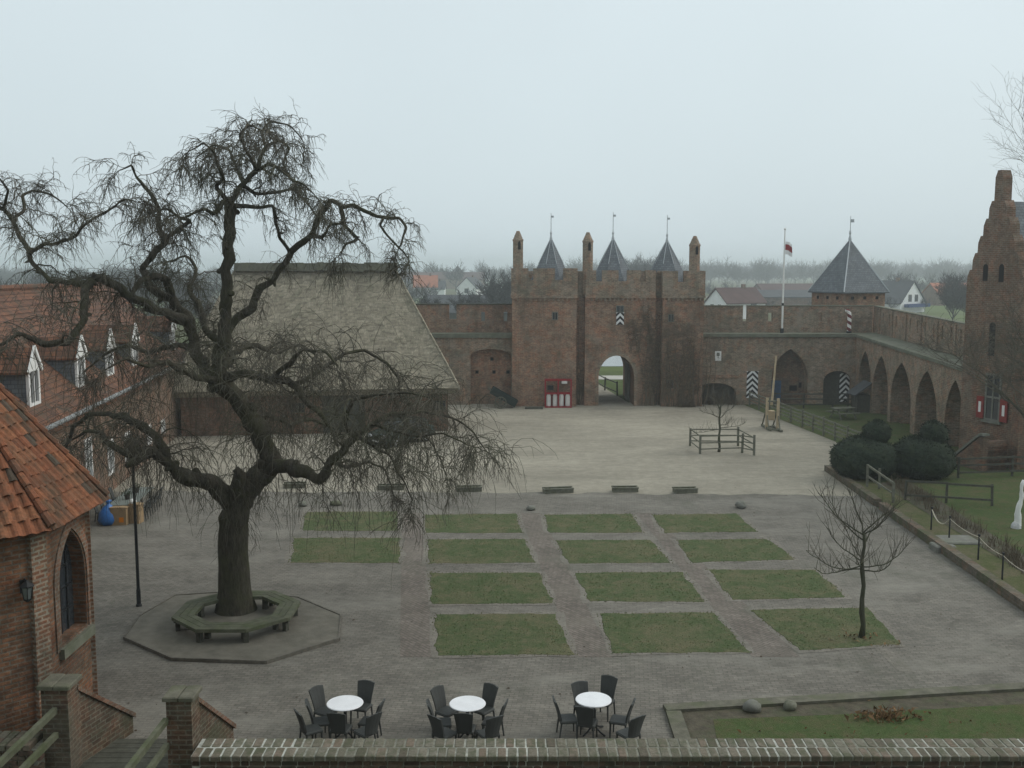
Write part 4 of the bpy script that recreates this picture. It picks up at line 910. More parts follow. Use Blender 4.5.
# tile courses as real steps
nc = 18
for side in (0, 1):
    for i in range(nc):
        ta, tb = i/nc, (i+1)/nc+.008; wa = -ov + (HWID/2+ov)*ta; wb = -ov + (HWID/2+ov)*tb
        za = EZ + wa*sl_ + .15; zb_ = EZ + wb*sl_ + .115
        if side: wa, wb = HWID-wa, HWID-wb
        vs = [FL @ V((-.3, za, wa)), FL @ V((HL+.3, za, wa)), FL @ V((HL+.3, zb_, wb)), FL @ V((-.3, zb_, wb)), FL @ V((-.3, za-.09, wa)), FL @ V((HL+.3, za-.09, wa)), FL @ V((HL+.3, zb_-.09, wb)), FL @ V((-.3, zb_-.09, wb))]
        b.add(vs, [(0, 1, 2, 3), (4, 7, 6, 5), (0, 4, 5, 1), (1, 5, 6, 2), (2, 6, 7, 3), (3, 7, 4, 0)])
rf = b.build('roof', M['tile'], house)
b = MB(); b.tube([FL @ V((-.3+i*(HL+.6)/60, RZ+.14+.02*(i % 2), HWID/2)) for i in range(61)], .16, 8); b.build('ridge_tile', M['tile'], rf)
b = MB(); b.tube([FL @ V((-.3+i*(HL+.6)/20, EZ-.06, -.52)) for i in range(21)], .09, 8); b.tube([FL @ V((HL-.3, EZ-.1, -.5)), FL @ V((HL-.3, EZ-.5, -.1)), FL @ V((HL-.3, 0, -.1))], .05, 8); b.build('gutter', M['zinc'], house)
for px in (-38, 33, 80, 109, 134, 172):
    u = hu(px, .55); w0 = .55; zb0, zt0, zg = EZ+.55, EZ+1.85, EZ+2.5; hw_ = .56
    back = (zt0-EZ)/sl_ ; backg = (zg-EZ)/sl_
    b = MB()   # cheeks
    for sx in (-1, 1):
        uu = u + sx*hw_; b.slab([(w0+.02, zb0), (w0+.02, zt0), (back, zt0-.05), (w0+.02, zb0-.05)], [], -.05, .05, frame(h0 + hd*uu, hw, hd))
    b.slab([(w0+.02, zb0+.1), (w0+.02, zb0), (back-.2, zb0), (back-.2, zb0+.1)], [], -hw_+.049, hw_-.049, frame(h0 + hd*u, hw, hd))
    dm = b.build('dormer', M['slate'], house)
    b = MB(); b.slab([(u-hw_-.06, zb0-.1), (u+hw_+.06, zb0-.1), (u+hw_+.06, zt0), (u, zg+.05), (u-hw_-.06, zt0)], [[(u-.44, zb0+.08), (u-.03, zb0+.08), (u-.03, zt0-.05), (u-.44, zt0-.05)], [(u+.03, zb0+.08), (u+.44, zb0+.08), (u+.44, zt0-.05), (u+.03, zt0-.05)]], w0-.1, w0, FL)
    for sx in (-1, 1):
        a_ = FL @ V((u+sx*(hw_+.22), zt0-.06, w0-.16)); c_ = FL @ V((u, zg+.2, w0-.16)); b.beam(a_, c_, .06, .14)
    b.build('dormer_front', M['white'], dm)
    b = MB(); b.slab([(u-hw_, zb0), (u+hw_, zb0), (u+hw_, zt0-.02), (u-hw_, zt0-.02)], [], w0+.01, w0+.03, FL); b.build('pane', M['glass'], dm)
    b = MB()
    for sx in (-1, 1): b.slab([(u+sx*(hw_+.2), zt0-.04), (u, zg+.16), (u, zg+.08), (u+sx*(hw_+.2), zt0-.12)], [], w0-.12, backg+.3, FL)
    b.build('dormer_roof', M['tile'], dm)

# ------------------------------------------------------------------ near octagonal turret on the left
TC = V((-12.7, 21.3, 0)); AP = 3.0; EZT, APX = 4.9, 9.4
tur = empty('octagonal_turret', 'octagonal brick turret with orange pantile roof and tall pointed window', 'turret', TC)
RO = AP/math.cos(R(22.5)); b = MB()
corn = lambda k, r: V((TC.x + r*math.cos(R(22.5+45*k)), TC.y + r*math.sin(R(22.5+45*k)), 0))
for k in range(8):
    p, q = corn(k-1, RO), corn(k, RO); L = (q-p).length; nin = (TC - (p+q)/2).normalized(); Fk = frame(p, q-p, nin)
    if k == 0:
        wu = L*.60; hole = arch(wu-.66, wu+.66, 2.0, 3.25, 4.35, 'pointed', 9)
        b.slab([(0, -.2), (L, -.2), (L, EZT-.05), (0, EZT-.05)], [hole], 0, .5, Fk); Fw = Fk; WU = wu; hole_ = hole
    else: b.slab([(0, -.2), (L, -.2), (L, EZT-.05), (0, EZT-.05)], [], 0, .4, Fk)
b.build('wall', M['brick_orange'], tur)
b = MB(); big = arch(WU-.92, WU+.92, 1.9, 3.25, 4.68, 'pointed', 9); b.slab(big, [arch(WU-.70, WU+.70, 1.95, 3.25, 4.40, 'pointed', 9)], -.035, .1, Fw); b.build('window_surround', brickmat('jamb_brick', (.15, .085, .055), (.22, .12, .08), (.20, .17, .14), bw=.16, bh=.098, ms=.02), tur)
b = MB(); b.slab(arch(WU-.67, WU+.67, 2.0, 3.25, 4.36, 'pointed', 9), [], .3, .33, Fw); wn = b.build('window', M['glass'], tur)
b = MB()
for du in (-.33, 0, .33): b.slab([(WU+du-.018, 2.0), (WU+du+.018, 2.0), (WU+du+.018, 4.2-abs(du)*1.2), (WU+du-.018, 4.2-abs(du)*1.2)], [], .27, .299, Fw)
for z in (2.5, 3.0, 3.5): b.slab([(WU-.6, z-.015), (WU+.6, z-.015), (WU+.6, z+.015), (WU-.6, z+.015)], [], .272, .298, Fw)
b.build('mullion', M['iron'], wn)
b = MB(); b.slab([(WU-.8, 1.72), (WU+.8, 1.72), (WU+.8, 1.94), (WU-.8, 1.94)], [], -.12, .3, Fw); b.build('sill', M['cope'], tur)
b = MB()   # corner pilasters of lighter brick
for k in range(8):
    p = corn(k, RO-.12); X_ = Matrix.Translation(p) @ Matrix.Rotation(R(22.5+45*k), 4, 'Z'); b.box(-.24, -.19, -.2, .14, .19, EZT-.06, X_)
b.build('corner_pilaster', brickmat('pilaster_brick', (.15, .085, .055), (.22, .13, .085), (.25, .225, .18), bw=.26, bh=.098, ms=.024, stain=(.055, .05, .04)), tur)
b = MB(); b.prism([corn(k, RO+.12)[:2] for k in range(8)], EZT-.16, EZT-.06); b.prism([corn(k, RO+.05)[:2] for k in range(8)], EZT-.26, EZT-.162); b.build('cornice', M['brick_orange'], tur)
# pantile roof: every tile modelled, all one roof mesh
b = MB(); RE = RO + .42; ap = V((TC.x, TC.y, APX)); tl = random.Random(3)
for k in range(8):
    p, q = corn(k-1, RE) + V((0, 0, EZT-.12)), corn(k, RE) + V((0, 0, EZT-.12)); mid = (p+q)/2; sl2 = ap-mid; SL = sl2.length; sd = sl2/SL; ed = (q-p).normalized(); nn = ed.cross(sd).normalized()
    if nn.z < 0: nn = -nn
    W0 = (q-p).length; rows = 19; ex = SL/rows
    for r_ in range(rows):
        t = r_/rows; W = W0*(1-t); Wn = W0*(1-(r_+1.15)/rows); nT = max(1, round(W/.26)); 
        for c in range(nT):
            ua_, ub_ = -W/2 + W*c/nT, -W/2 + W*(c+1)/nT
            lim = max(0.02, Wn/2)
            va, vb = max(-lim, min(lim, ua_)), max(-lim, min(lim, ub_))
            b.tint = max(0, min(1, .55 + tl.gauss(0, .17))) if tl.random() > .045 else 0.02
            j = tl.uniform(-.015, .015); lift = tl.uniform(-.006, .01)
            vs = []
            for row, (lo, hi, dd, zz) in enumerate(((ua_, ub_, r_*ex - .02 + j, .042+lift), (va, vb, (r_+1.12)*ex + j, .01+lift))):
                for i in range(6):
                    s = i/5; hgt = .035*math.sin(s*math.pi*2-.6) + zz
                    vs.append(mid + ed*(lo+(hi-lo)*s) + sd*dd + nn*hgt)
            for i in range(6): s = i/5; vs.append(vs[i] - nn*.03)
            b.add(vs, [(i, i+1, 7+i, 6+i) for i in range(5)] + [(i+1, i, 12+i, 13+i) for i in range(5)])
    b.tint = .1; b.add([p-nn*.02, q-nn*.02, ap-nn*.02], [(0, 1, 2)])
b.tint = .5; b.add([corn(k, RE)+V((0, 0, EZT-.14)) for k in range(8)], [tuple(range(8))])
rf = b.build('roof', M['near_tile'], tur)
b = MB()
for k in range(8):
    p = corn(k, RE) + V((0, 0, EZT-.06)); n = 18
    for i in range(n):
        b.tint = max(0, min(1, .35+tl.gauss(0, .2))); a_, c_ = p.lerp(ap, i/n), p.lerp(ap, (i+1.1)/n); b.tube([a_ + V((0, 0, .04)), c_ + V((0, 0, .0))], [.085, .07], 7)
b.build('hip_tile', M['near_tile'], rf)
# wall lantern
q = P(23, 588, 20.); fn = V((math.cos(R(-45)), math.sin(R(-45)), 0)); fc = TC + fn*AP; d_ = _ray(23, 588); t_ = (fc - V((0, 0, HCAM))).dot(fn)/d_.dot(fn); q = V((0, 0, HCAM)) + d_*t_
lan = empty('wall_lantern', 'small black wall lantern on the brick turret', 'lantern', q)
b = MB(); o_ = q + fn*.22
b.tube([q + V((0, 0, .1)), q + fn*.12 + V((0, 0, .22)), o_ + V((0, 0, .2))], .018, 6); b.box(-.06, -.02, -.1, .06, .02, .18, Matrix.Translation(q) @ Matrix.Rotation(R(45), 4, 'Z')); b.build('bracket', M['iron'], lan)
b = MB(); b.lathe([(.02, .2), (.15, .1), (.14, .08)], o_, 6); b.lathe([(.08, -.2), (.09, -.17), (.03, -.24)], o_, 6)
for k in range(6): a = R(60*k); b.tube([o_ + V((.12*math.cos(a), .12*math.sin(a), .09)), o_ + V((.075*math.cos(a), .075*math.sin(a), -.18))], .008, 4)
b.build('frame', M['iron'], lan)
b = MB(); b.lathe([(.07, -.17), (.11, .085)], o_, 6); b.build('glass', plain('lantern_glass', (.12, .14, .14), rough=.1, spec=.6), lan)

# ------------------------------------------------------------------ parapet along the moat, piers, bridge
fw = empty('parapet_wall', 'low brick parapet wall with mossy brick-on-edge coping and white mortar along the bottom', 'wall', (3, 18.2, 0))
WX0, WX1, WYa, WYb, WZ = -6.0, 15.0, 17.86, 18.6, 1.0
b = MB(); b.box(WX0, WYa+.06, -.5, WX1, WYb-.04, WZ-.105); b.box(WX0, WYa+.015, WZ-.105, WX1, WYb-.012, WZ-.010); b.build('mortar', M['mortar'], fw)
br = random.Random(21)
def jbrick(b, x0, y0, z0, x1, y1, z1, j=.006, rot=.015):
    c = V(((x0+x1)/2, (y0+y1)/2, (z0+z1)/2)); Mx = Matrix.Translation(c + V((br.uniform(-j, j), br.uniform(-j, j), br.uniform(-j, j)))) @ Matrix.Rotation(br.gauss(0, rot), 4, 'Z') @ Matrix.Rotation(br.gauss(0, rot), 4, 'Y')
    b.tint = br.random(); hx, hy, hz = (x1-x0)/2, (y1-y0)/2, (z1-z0)/2; b.bbox(-hx, -hy, -hz, hx, hy, hz, Mx, .014)
b = MB()
for row, (ya, yb) in enumerate(((WYa, WYa+.355), (WYa+.38, WYb))):
    x = WX0 + row*.07
    while x < WX1-.1:
        w = br.uniform(.145, .185); jbrick(b, x, ya, WZ-.10, x+w, yb, WZ); x += w+.026
b.build('coping', M['cope_brick'], fw)
b = MB()
for c in range(6):
    z1 = WZ-.125 - c*.098; x = WX0 + (c % 2)*.15
    while x < WX1-.1:
        w = .285 if br.random() < .7 else .14; jbrick(b, x, WYa+.045, z1-.082, x+w, WYa+.25, z1, .004, .006); x += w+.018
b.build('brickwork', M['front_brick'], fw)
fw2 = empty('parapet_wall', 'short piece of mossy parapet wall between turret and left bridge pier', 'wall', (-10.5, 18.9, 0))
b = MB(); b.box(-13.5, 18.55, -.5, -9.2, 19.1, .78); b.build('mortar', M['mortar'], fw2)
b = MB(); x = -13.5
while x < -9.3: w = br.uniform(.13, .16); jbrick(b, x, 18.5, .78, x+w, 18.82, .9); jbrick(b, x, 18.84, .78, x+w, 19.13, .9); x += w+.025
b.build('coping', M['cope_brick'], fw2)
b = MB()
for c in range(5):
    x = -13.5 + (c % 2)*.15
    while x < -9.4: w = .285; jbrick(b, x, 18.52, .68-c*.1, x+w, 18.7, .765-c*.1, .004, .006); x += w+.018
b.build('brickwork', M['front_brick'], fw2)
def pier(x, y, z, w, label, dirn, zlow, L):
    o = empty('bridge_pier', label, 'pier', (x, y, 0), 'brick piers at the bridge end')
    b = MB(); b.box(x-w/2, y-w/2, -.5, x+w/2, y+w/2, z-.09); b.build('shaft', M['pier'], o)
    b = MB(); b.bbox(x-w/2-.06, y-w/2-.06, z-.09, x-.005, y+w/2+.06, z, None, .02); b.bbox(x+.005, y-w/2-.06, z-.09, x+w/2+.06, y+w/2+.06, z-.005, None, .02); b.build('cap', M['mossedge'], o)
    d = V(dirn).normalized(); Fp = frame(V((x, y, 0)) + d*(w/2), d, V((d.y, -d.x, 0)))
    b = MB(); b.slab([(0, -.3), (L, -.3), (L, zlow), (0, z-.3)], [], -.16, .16, Fp); b.build('wing_wall', M['pier'], o)
    b = MB(); b.slab([(0, z-.3), (L+.04, zlow-.02), (L+.04, zlow+.08), (0, z-.2)], [], -.21, .21, Fp); b.build('wing_coping', M['brick_dark'], o)
    return o
pier(-8.95, 19.1, 1.97, .52, 'mossy capped brick pier beside the turret', (.46, 1.6, 0), .35, 1.7)
pier(-6.36, 18.6, 1.95, .48, 'mossy capped brick pier at the end of the long parapet wall', (.25, 1.6, 0), .35, 1.6)
bd = empty('footbridge', 'wooden footbridge with grey-green handrails between the two brick piers', 'bridge', (-7.6, 15, 0))
b = MB(); y = 8.
while y < 20.3: b.box(-8.75, y, .02+br.uniform(0, .008), -6.75, y+.2, .09); y += .215
b.build('deck', M['wood_dark'], bd)
b = MB(); b.box(-8.5, 20.3, .0, -6.6, 20.5, .06); b.build('threshold', M['stone'], bd)
for x in (-8.92, -6.6):
    for z, h in ((1.48, .1), (.98, .09)):
        b = MB(); b.beam((x, 8, z), (x, 18.78 if x < -7 else 18.33, z), .09, h+.02); b.build('handrail', M['wood_green'], bd)
    for y in (9, 11, 13, 15): b = MB(); b.box(x-.06, y-.06, -.5, x+.06, y+.06, 1.42); b.build('post', M['wood_green'], bd)

# ------------------------------------------------------------------ the castle keep the yard is seen from
b = MB(); b.box(-13, -16, -.5, 12, -1.2, 23); struct('keep_wall', b, M['brick'])

# ------------------------------------------------------------------ street lamp
lp = G(139, 606); lo = empty('lamp_post', 'tall thin black lamp post left of the octagonal bench', 'street lamp', lp); ztop = P(134, 462, lp.y).z
b = MB(); b.lathe([(.065, 0), (.065, .5), (.05, .55), (.048, 1.2), (.04, ztop-.2), (.04, ztop)], lp, 10); b.lathe([(.09, 0), (.09, .05), (.066, .08)], lp, 10); b.build('pole', M['iron'], lo)
b = MB(); L_ = lp + V((0, 0, ztop))
b.lathe([(.05, 0), (.16, .08), (.17, .1)], L_, 6); b.lathe([(.27, .56), (.24, .6), (.1, .72), (.05, .74), (.03, .85)], L_, 6)
for k in range(6): a = R(60*k); b.tube([L_ + V((.16*math.cos(a), .16*math.sin(a), .1)), L_ + V((.25*math.cos(a), .25*math.sin(a), .57))], .012, 4)
b.build('lantern', M['iron'], lo); b = MB(); b.lathe([(.145, .1), (.23, .56)], L_, 6); b.build('glass', plain('lamp_glass', (.08, .09, .09), rough=.1, spec=.6), lo)

# ------------------------------------------------------------------ tables and chairs
def make_table():
    o = empty('bistro_table', 'x', 'table', (0, 0, 0), 'round white terrace tables'); b = MB()
    b.lathe([(.30, .715), (.385, .72), (.395, .735), (.385, .748), (.05, .75)], (0, 0, 0), 40); b.build('tabletop', M['tabletop'], o)
    b = MB(); b.lathe([(.035, .03), (.035, .715)], (0, 0, 0), 10)
    b.build('pedestal', M['iron'], o)
    for k in range(4): b = MB(); a = R(45+90*k); c, s = math.cos(a), math.sin(a); b.tube([(c*.03, s*.03, .16), (c*.2, s*.2, .06), (c*.33, s*.33, .02)], .02, 6); b.build('foot', M['iron'], o)
    return o
def make_chair():   # faces +y (towards its table)
    o = empty('wicker_chair', 'x', 'chair', (0, 0, 0), 'dark wicker terrace chairs'); b = MB()
    b.bbox(-.21, -.20, .37, .21, .21, .43, None, .03); b.build('seat', M['wicker'], o)
    b = MB(); n = 6
    for i in range(n):
        t0, t1 = i/n, (i+1)/n
        f = lambda t: (.165+.05*t, -.19-.13*t**1.4, .42+.46*t)
        (w0, y0, z0), (w1, y1, z1) = f(t0), f(t1)
        vs = []
        for (w, y, z) in ((w0, y0, z0), (w1, y1, z1)):
            for s in (-1, -.5, 0, .5, 1): vs += [(w*s, y+.03*(abs(s)**2), z + (.03*(1-s*s) if i == n-1 and z == z1 else 0))]
        vs2 = [(x, y-.035, z) for x, y, z in vs]
        b.add(vs + vs2, [(k, k+1, 6+k, 5+k) for k in range(4)] + [(10+k+1, 10+k, 15+k, 16+k) for k in range(4)] + [(0, 5, 15, 10), (4, 14, 19, 9)] + ([(5+k, 6+k, 16+k, 15+k) for k in range(4)] if i == n-1 else []) + ([(k, 10+k, 11+k, k+1) for k in range(4)] if i == 0 else []))
    b.build('backrest', M['wicker'], o)
    for sx in (-1, 1):
        for sy in (-1, 1):
            b = MB(); b.tube([(sx*.18, sy*.17, .38), (sx*(.19), sy*.18 - (.04 if sy < 0 else 0), .0)], [.024, .018], 6); b.build('leg', M['wicker'], o)
    return o
T0 = make_table(); C0 = make_chair(); used = {'t': 0, 'c': 0}
def place_table(p, label):
    o = T0 if not used['t'] else copy_tree(T0); used['t'] = 1; o.location = p; o['label'] = label
def place_chair(p, ang, label, group='dark wicker terrace chairs'):
    o = C0 if not used['c'] else copy_tree(C0); used['c'] = 1; o.location = p; o.rotation_euler = (0, 0, ang); o.scale = (.95, .95, .95); o['label'] = label; o['group'] = group
tabs = [((345, 702.5), 'round white table nearest the octagonal tree bench', 'the table nearest the tree'), ((467.5, 703), 'round white table between the two other white tables', 'the middle table'), ((593.5, 699), 'round white table nearest the bed with two stones', 'the table nearest the stones')]
tpos = [G(p[0], p[1], .75) for p, _, _ in tabs]
seats = [ # angle of the seat round the table (0 = right, 90 = beyond), distance, description
 [(142, .78, 'beyond it on the tree side'), (68, .82, 'beyond it, further from the tree'), (193, .62, 'on its turret side'), (-12, .66, 'on its right'), (-92, .55, 'back to the parapet'), (218, 1.0, 'near corner by the pier'), (-48, .98, 'near corner, right of the others')],
 [(140, .76, 'beyond it on the tree side'), (58, .72, 'beyond it, further from the tree'), (194, .68, 'on its turret side'), (-10, .66, 'on its right'), (-93, .52, 'back to the parapet'), (-125, .98, 'near corner, tree side'), (-55, .98, 'near corner, stones side')],
 [(112, .5, 'tucked in beyond it'), (68, .98, 'furthest out towards the lawns'), (196, .72, 'on its turret side'), (-22, .72, 'on its stones side'), (-115, .45, 'back to the parapet'), (-52, 1.35, 'set apart by the parapet')]]
for (pp, lab, short), tp, st in zip(tabs, tpos, seats):
    st = [(a, d*.78 + .03, e) for a, d, e in st]
    p = V((tp.x, tp.y, 0)); place_table(p, lab)
    for a, d, desc in st:
        ar_ = R(a); q = p + V((math.cos(ar_)*d, math.sin(ar_)*d, 0)); j = rnd.uniform(-.15, .15)
        place_chair(q, math.atan2(-(math.cos(ar_)), math.sin(ar_)) + math.pi + math.pi + j if False else math.atan2(p.y-q.y, p.x-q.x) - math.pi/2 + j, 'wicker chair at ' + short + ', ' + desc)

# ------------------------------------------------------------------ long table, boxes, bag by the tiled house
t0_, t1_ = G(122, 505, .75), G(143, 487, .75)
lt = empty('long_table', 'long grey-green trestle table with potted plants along the tiled house', 'table', (t0_.x, t0_.y, 0))
td = (t1_-t0_).normalized(); tn = V((-td.y, td.x, 0)); td.z = 0; Lt = (t1_-t0_).length
XT = Matrix.Translation(V((t0_.x, t0_.y, 0))) @ Matrix((td, tn, V((0, 0, 1)))).transposed().to_4x4()
b = MB(); b.bbox(0, -.45, .70, Lt, .55, .75, XT, .01); b.build('tabletop', M['tablegrey'], lt)
for u in (.3, Lt*.5, Lt-.3):
    for v in (-.35, .45): b = MB(); b.box(u-.03, v-.03, 0, u+.03, v+.03, .70, XT); b.build('leg', M['iron'], lt)
def pot(name, p, s, label, group):
    o = empty(name, label, 'plant', p, group); b = MB(); b.lathe([(.09*s, 0), (.13*s, .2*s), (.14*s, .22*s), (.12*s, .21*s)], p, 10); b.build('pot', plain('dark_pot', (.05, .045, .04)), o)
    b = MB(); r = random.Random(int(p.y*100))
    for _ in range(110):
        c = V(p) + V((r.gauss(0, .11*s), r.gauss(0, .11*s), .3*s + r.gauss(0, .08*s))); a = rv(r, .05*s); e = rv(r, .05*s); b.add([c-a, c+e, c+a], [(0, 1, 2)])
    b.build('foliage', M['leafdark'], o); return o
pot('potted_plant', XT @ V((Lt*.30, .05, .75)), .9, 'small potted plant on the long table, nearer the cardboard boxes', 'potted plants on the long table')
pot('potted_plant', XT @ V((Lt*.68, .0, .75)), .9, 'small potted plant on the long table, nearer the barn', 'potted plants on the long table')
nl = 4
for i in range(nl):
    u = .5 + (Lt-1.)*i/(nl-1)
    w = ['next to the cardboard boxes', 'second from the cardboard boxes', 'second from the far table end', 'at the far table end'][i]
    a = math.atan2(td.y, td.x)
    place_chair(XT @ V((u, -.62, 0)), a, 'wicker chair, yard side of the long table, ' + w, 'chairs along the long table')
    place_chair(XT @ V((u, .95, 0)), a + math.pi, 'wicker chair, house side of the long table, ' + w, 'chairs along the long table')
q = G(120.5, 524)
def cbox(c, w, d, h, rot, label, name='cardboard_box', pr=False):
    o = empty(name, label, 'box', c, 'cardboard boxes by the long table'); Xb = Matrix.Translation(V(c)) @ Matrix.Rotation(rot, 4, 'Z')
    b = MB(); b.bbox(-w/2, -d/2, 0, w/2, d/2, h, Xb, .012); b.build('carton', M['card'], o)
    b = MB(); b.box(-w/2+.015, -d/2+.02, h-.004, -.01, d/2-.02, h+.012, Xb @ Matrix.Rotation(R(-4), 4, 'Y')); b.box(.01, -d/2+.02, h-.004, w/2-.015, d/2-.02, h+.012, Xb @ Matrix.Rotation(R(5), 4, 'Y')); b.build('flap', M['card'], o)
    if pr: b = MB(); b.box(.02, -d/2-.006, .12, .2, -d/2-.001, .32, Xb); b.build('print', M['orange'], o)
cbox(q, .62, .45, .72, R(4), 'large cardboard box with an orange print beside the blue bag', pr=True)
cbox(q + V((.55, .25, 0)), .42, .4, .78, R(-8), 'narrow cardboard box standing right of the box with orange print')
o = empty('bundle', 'crumpled white paper bundle lying on the cardboard boxes', 'paper', q + V((.38, .12, .78))); b = MB()
b.lathe([(.03, 0), (.13, .03), (.15, .1), (.1, .17), (.03, .2)], q + V((.45, .2, .78)), 9); b.build('paper', M['white'], o)
o = empty('rubbish_bag', 'knotted bright blue plastic rubbish bag next to the cardboard boxes', 'bag', G(109, 524)); b = MB(); qb = G(109, 524)
prof = [(.05, 0), (.33, .02), (.40, .2), (.36, .45), (.22, .68), (.07, .8), (.05, .84), (.14, .95), (.1, .97)]; n = 18; vs = []; fs = []
for r_, z in prof:
    for k in range(n):
        a = 2*math.pi*k/n; rr = r_*(1+.16*noise.noise(V((math.cos(a)*2.2, math.sin(a)*2.2, z*4)))+.06*math.sin(a*7+z*5)); vs.append(qb + V((rr*math.cos(a), rr*math.sin(a), z)))
for i in range(len(prof)-1):
    for k in range(n): fs.append((i*n+k, i*n+(k+1) % n, (i+1)*n+(k+1) % n, (i+1)*n+k))
fs += [tuple(range(n-1, -1, -1)), tuple(range((len(prof)-1)*n, len(prof)*n))]
b.add(vs, fs); b.build('sack', M['blue'], o, smooth=True)

# ------------------------------------------------------------------ troughs and stones at the edge of the gravel
tl_ = ['first of the row, under the weeping tree limb', 'second of the row from the weeping tree', 'third of the row from the weeping tree', 'longest, third of the row from the catapult', 'second of the row from the catapult', 'end of the row nearest the catapult']
for (px, py, w), lab in zip(((295, 487.5, 1.0), (391, 489.5, 1.2), (469, 491, 1.15), (558, 492.5, 1.35), (625, 491.5, 1.15), (685, 492.5, 1.05)), tl_):
    q = G(px, py); o = empty('wooden_trough', 'low wooden trough on the gravel edge, ' + lab, 'trough', q, 'low wooden troughs in a row')
    b = MB(); Xb = Matrix.Translation(q) @ Matrix.Rotation(R(6+rnd.uniform(-4, 4)), 4, 'Z')
    b.box(-w/2, -.22, 0, w/2, -.17, .20, Xb); b.box(-w/2, .17, 0, w/2, .22, .20, Xb); b.box(-w/2, -.17, 0, -w/2+.05, .17, .198, Xb); b.box(w/2-.05, -.17, 0, w/2, .17, .198, Xb); b.box(-w/2-.02, -.25, .18, w/2+.02, -.15, .23, Xb); b.box(-w/2-.02, .15, .18, w/2+.02, .25, .23, Xb)
    b.build('planks', M['wood_grey'], o); b = MB(); b.box(-w/2+.05, -.17, .02, w/2-.05, .17, .16, Xb)
    for _ in range(60): p = Xb @ V((rnd.uniform(-w/2+.08, w/2-.08), rnd.uniform(-.14, .14), .16)); e = rv(rnd, .05); e.z = rnd.uniform(.03, .09); b.add([p-V((.03, 0, 0)), p+V((.03, 0, 0)), p+e], [(0, 1, 2)])
    b.build('moss_filling', M['verge'], o)
def rock(px, py, r_, label, flat=.65, m_='stone', seed=0):
    q = G(px, py); b = MB(); n, mm = 12, 8; vs = []; fs = []
    for i in range(mm+1):
        ph = math.pi*i/mm
        for k in range(n):
            a = 2*math.pi*k/n; d = V((math.sin(ph)*math.cos(a), math.sin(ph)*math.sin(a), math.cos(ph))); rr = r_*(1+.28*noise.noise(d*1.3+V((seed*3.1, 0, 0)))+.1*noise.noise(d*3.5+V((seed, 2, 0)))); vs.append(q + V((d.x*rr, d.y*rr, d.z*rr*flat + r_*flat*.8)))
    for i in range(mm):
        for k in range(n): fs.append((i*n+k, i*n+(k+1) % n, (i+1)*n+(k+1) % n, (i+1)*n+k))
    b.add(vs, fs); tag(b.build('boulder', M[m_], smooth=True), label, 'stone', 'loose stones round the yard')
rock(303, 506, .2, 'small stone nearest the weeping tree, on paving above the first lawn', .6, 'stone', 1)
rock(336, 505, .26, 'flat mossy stone above the middle of the first lawn', .4, 'wood_green', 2)
rock(531, 510, .2, 'small dark stone at the top of the lane between the middle lawn columns', .55, 'stone', 3)
rock(741, 508, .24, 'pale stone beyond the last lawn of the far row', .7, 'stone', 4)
rock(752, 712, .2, 'larger pale round stone on the kerb of the bed by the parapet', .75, 'stone', 5)
rock(790, 710, .165, 'smaller dark stone on the kerb of the bed by the parapet', .7, 'wood_grey', 6)

# ------------------------------------------------------------------ small tree with guard fence, catapult, rail fences
def rail_fence(name, label, pts, h=1.1, rails=3, m_='wood_grey', step=2., pw=.1, closed=False, group=None, z=0, rw=.045, rh=.085):
    pts = [V((p[0], p[1], z)) for p in pts]; o = empty(name, label, 'fence', pts[0], group); posts = []
    n = len(pts) if closed else len(pts)-1
    for i in range(n):
        a, c = pts[i], pts[(i+1) % len(pts)]; k = max(1, round((c-a).length/step)); posts += [a.lerp(c, j/k) for j in range(k)]
    if not closed: posts.append(pts[-1])
    for p in posts:
        b = MB(); hh = h*rnd.uniform(.97, 1.08); t = rv(rnd, .03); b.beam(p + V((0, 0, -.1)), p + V((t.x, t.y, hh)), pw, pw, (1, 0, 0)); b.build('post', M[m_], o)
    for r_ in range(rails):
        z_ = h*(.28 + .66*r_/max(1, rails-1)); b = MB()
        for i in range(len(posts) if closed else len(posts)-1): a, c = posts[i], posts[(i+1) % len(posts)]; b.beam(a + V((0, -.06, z_+rnd.uniform(-.02, .02))), c + V((0, -.06, z_+rnd.uniform(-.02, .02))), rw, rh)
        b.build('rail', M[m_], o)
    return o
gp = [G(*p) for p in ((700, 454), (742, 453), (754, 455.5), (738, 446), (690, 446))]
rail_fence('tree_guard', 'low wooden rail guard around the young tree on the gravel', gp, 1.05, 3, 'wood_grey', 9, .11, True, None, 0, .03, .06)
q = G(719, 452); w, t = MB(), MB(); yt = random.Random(4); tr1 = empty('young_tree', 'small pruned bare tree inside the wooden guard on the gravel', 'tree', q)
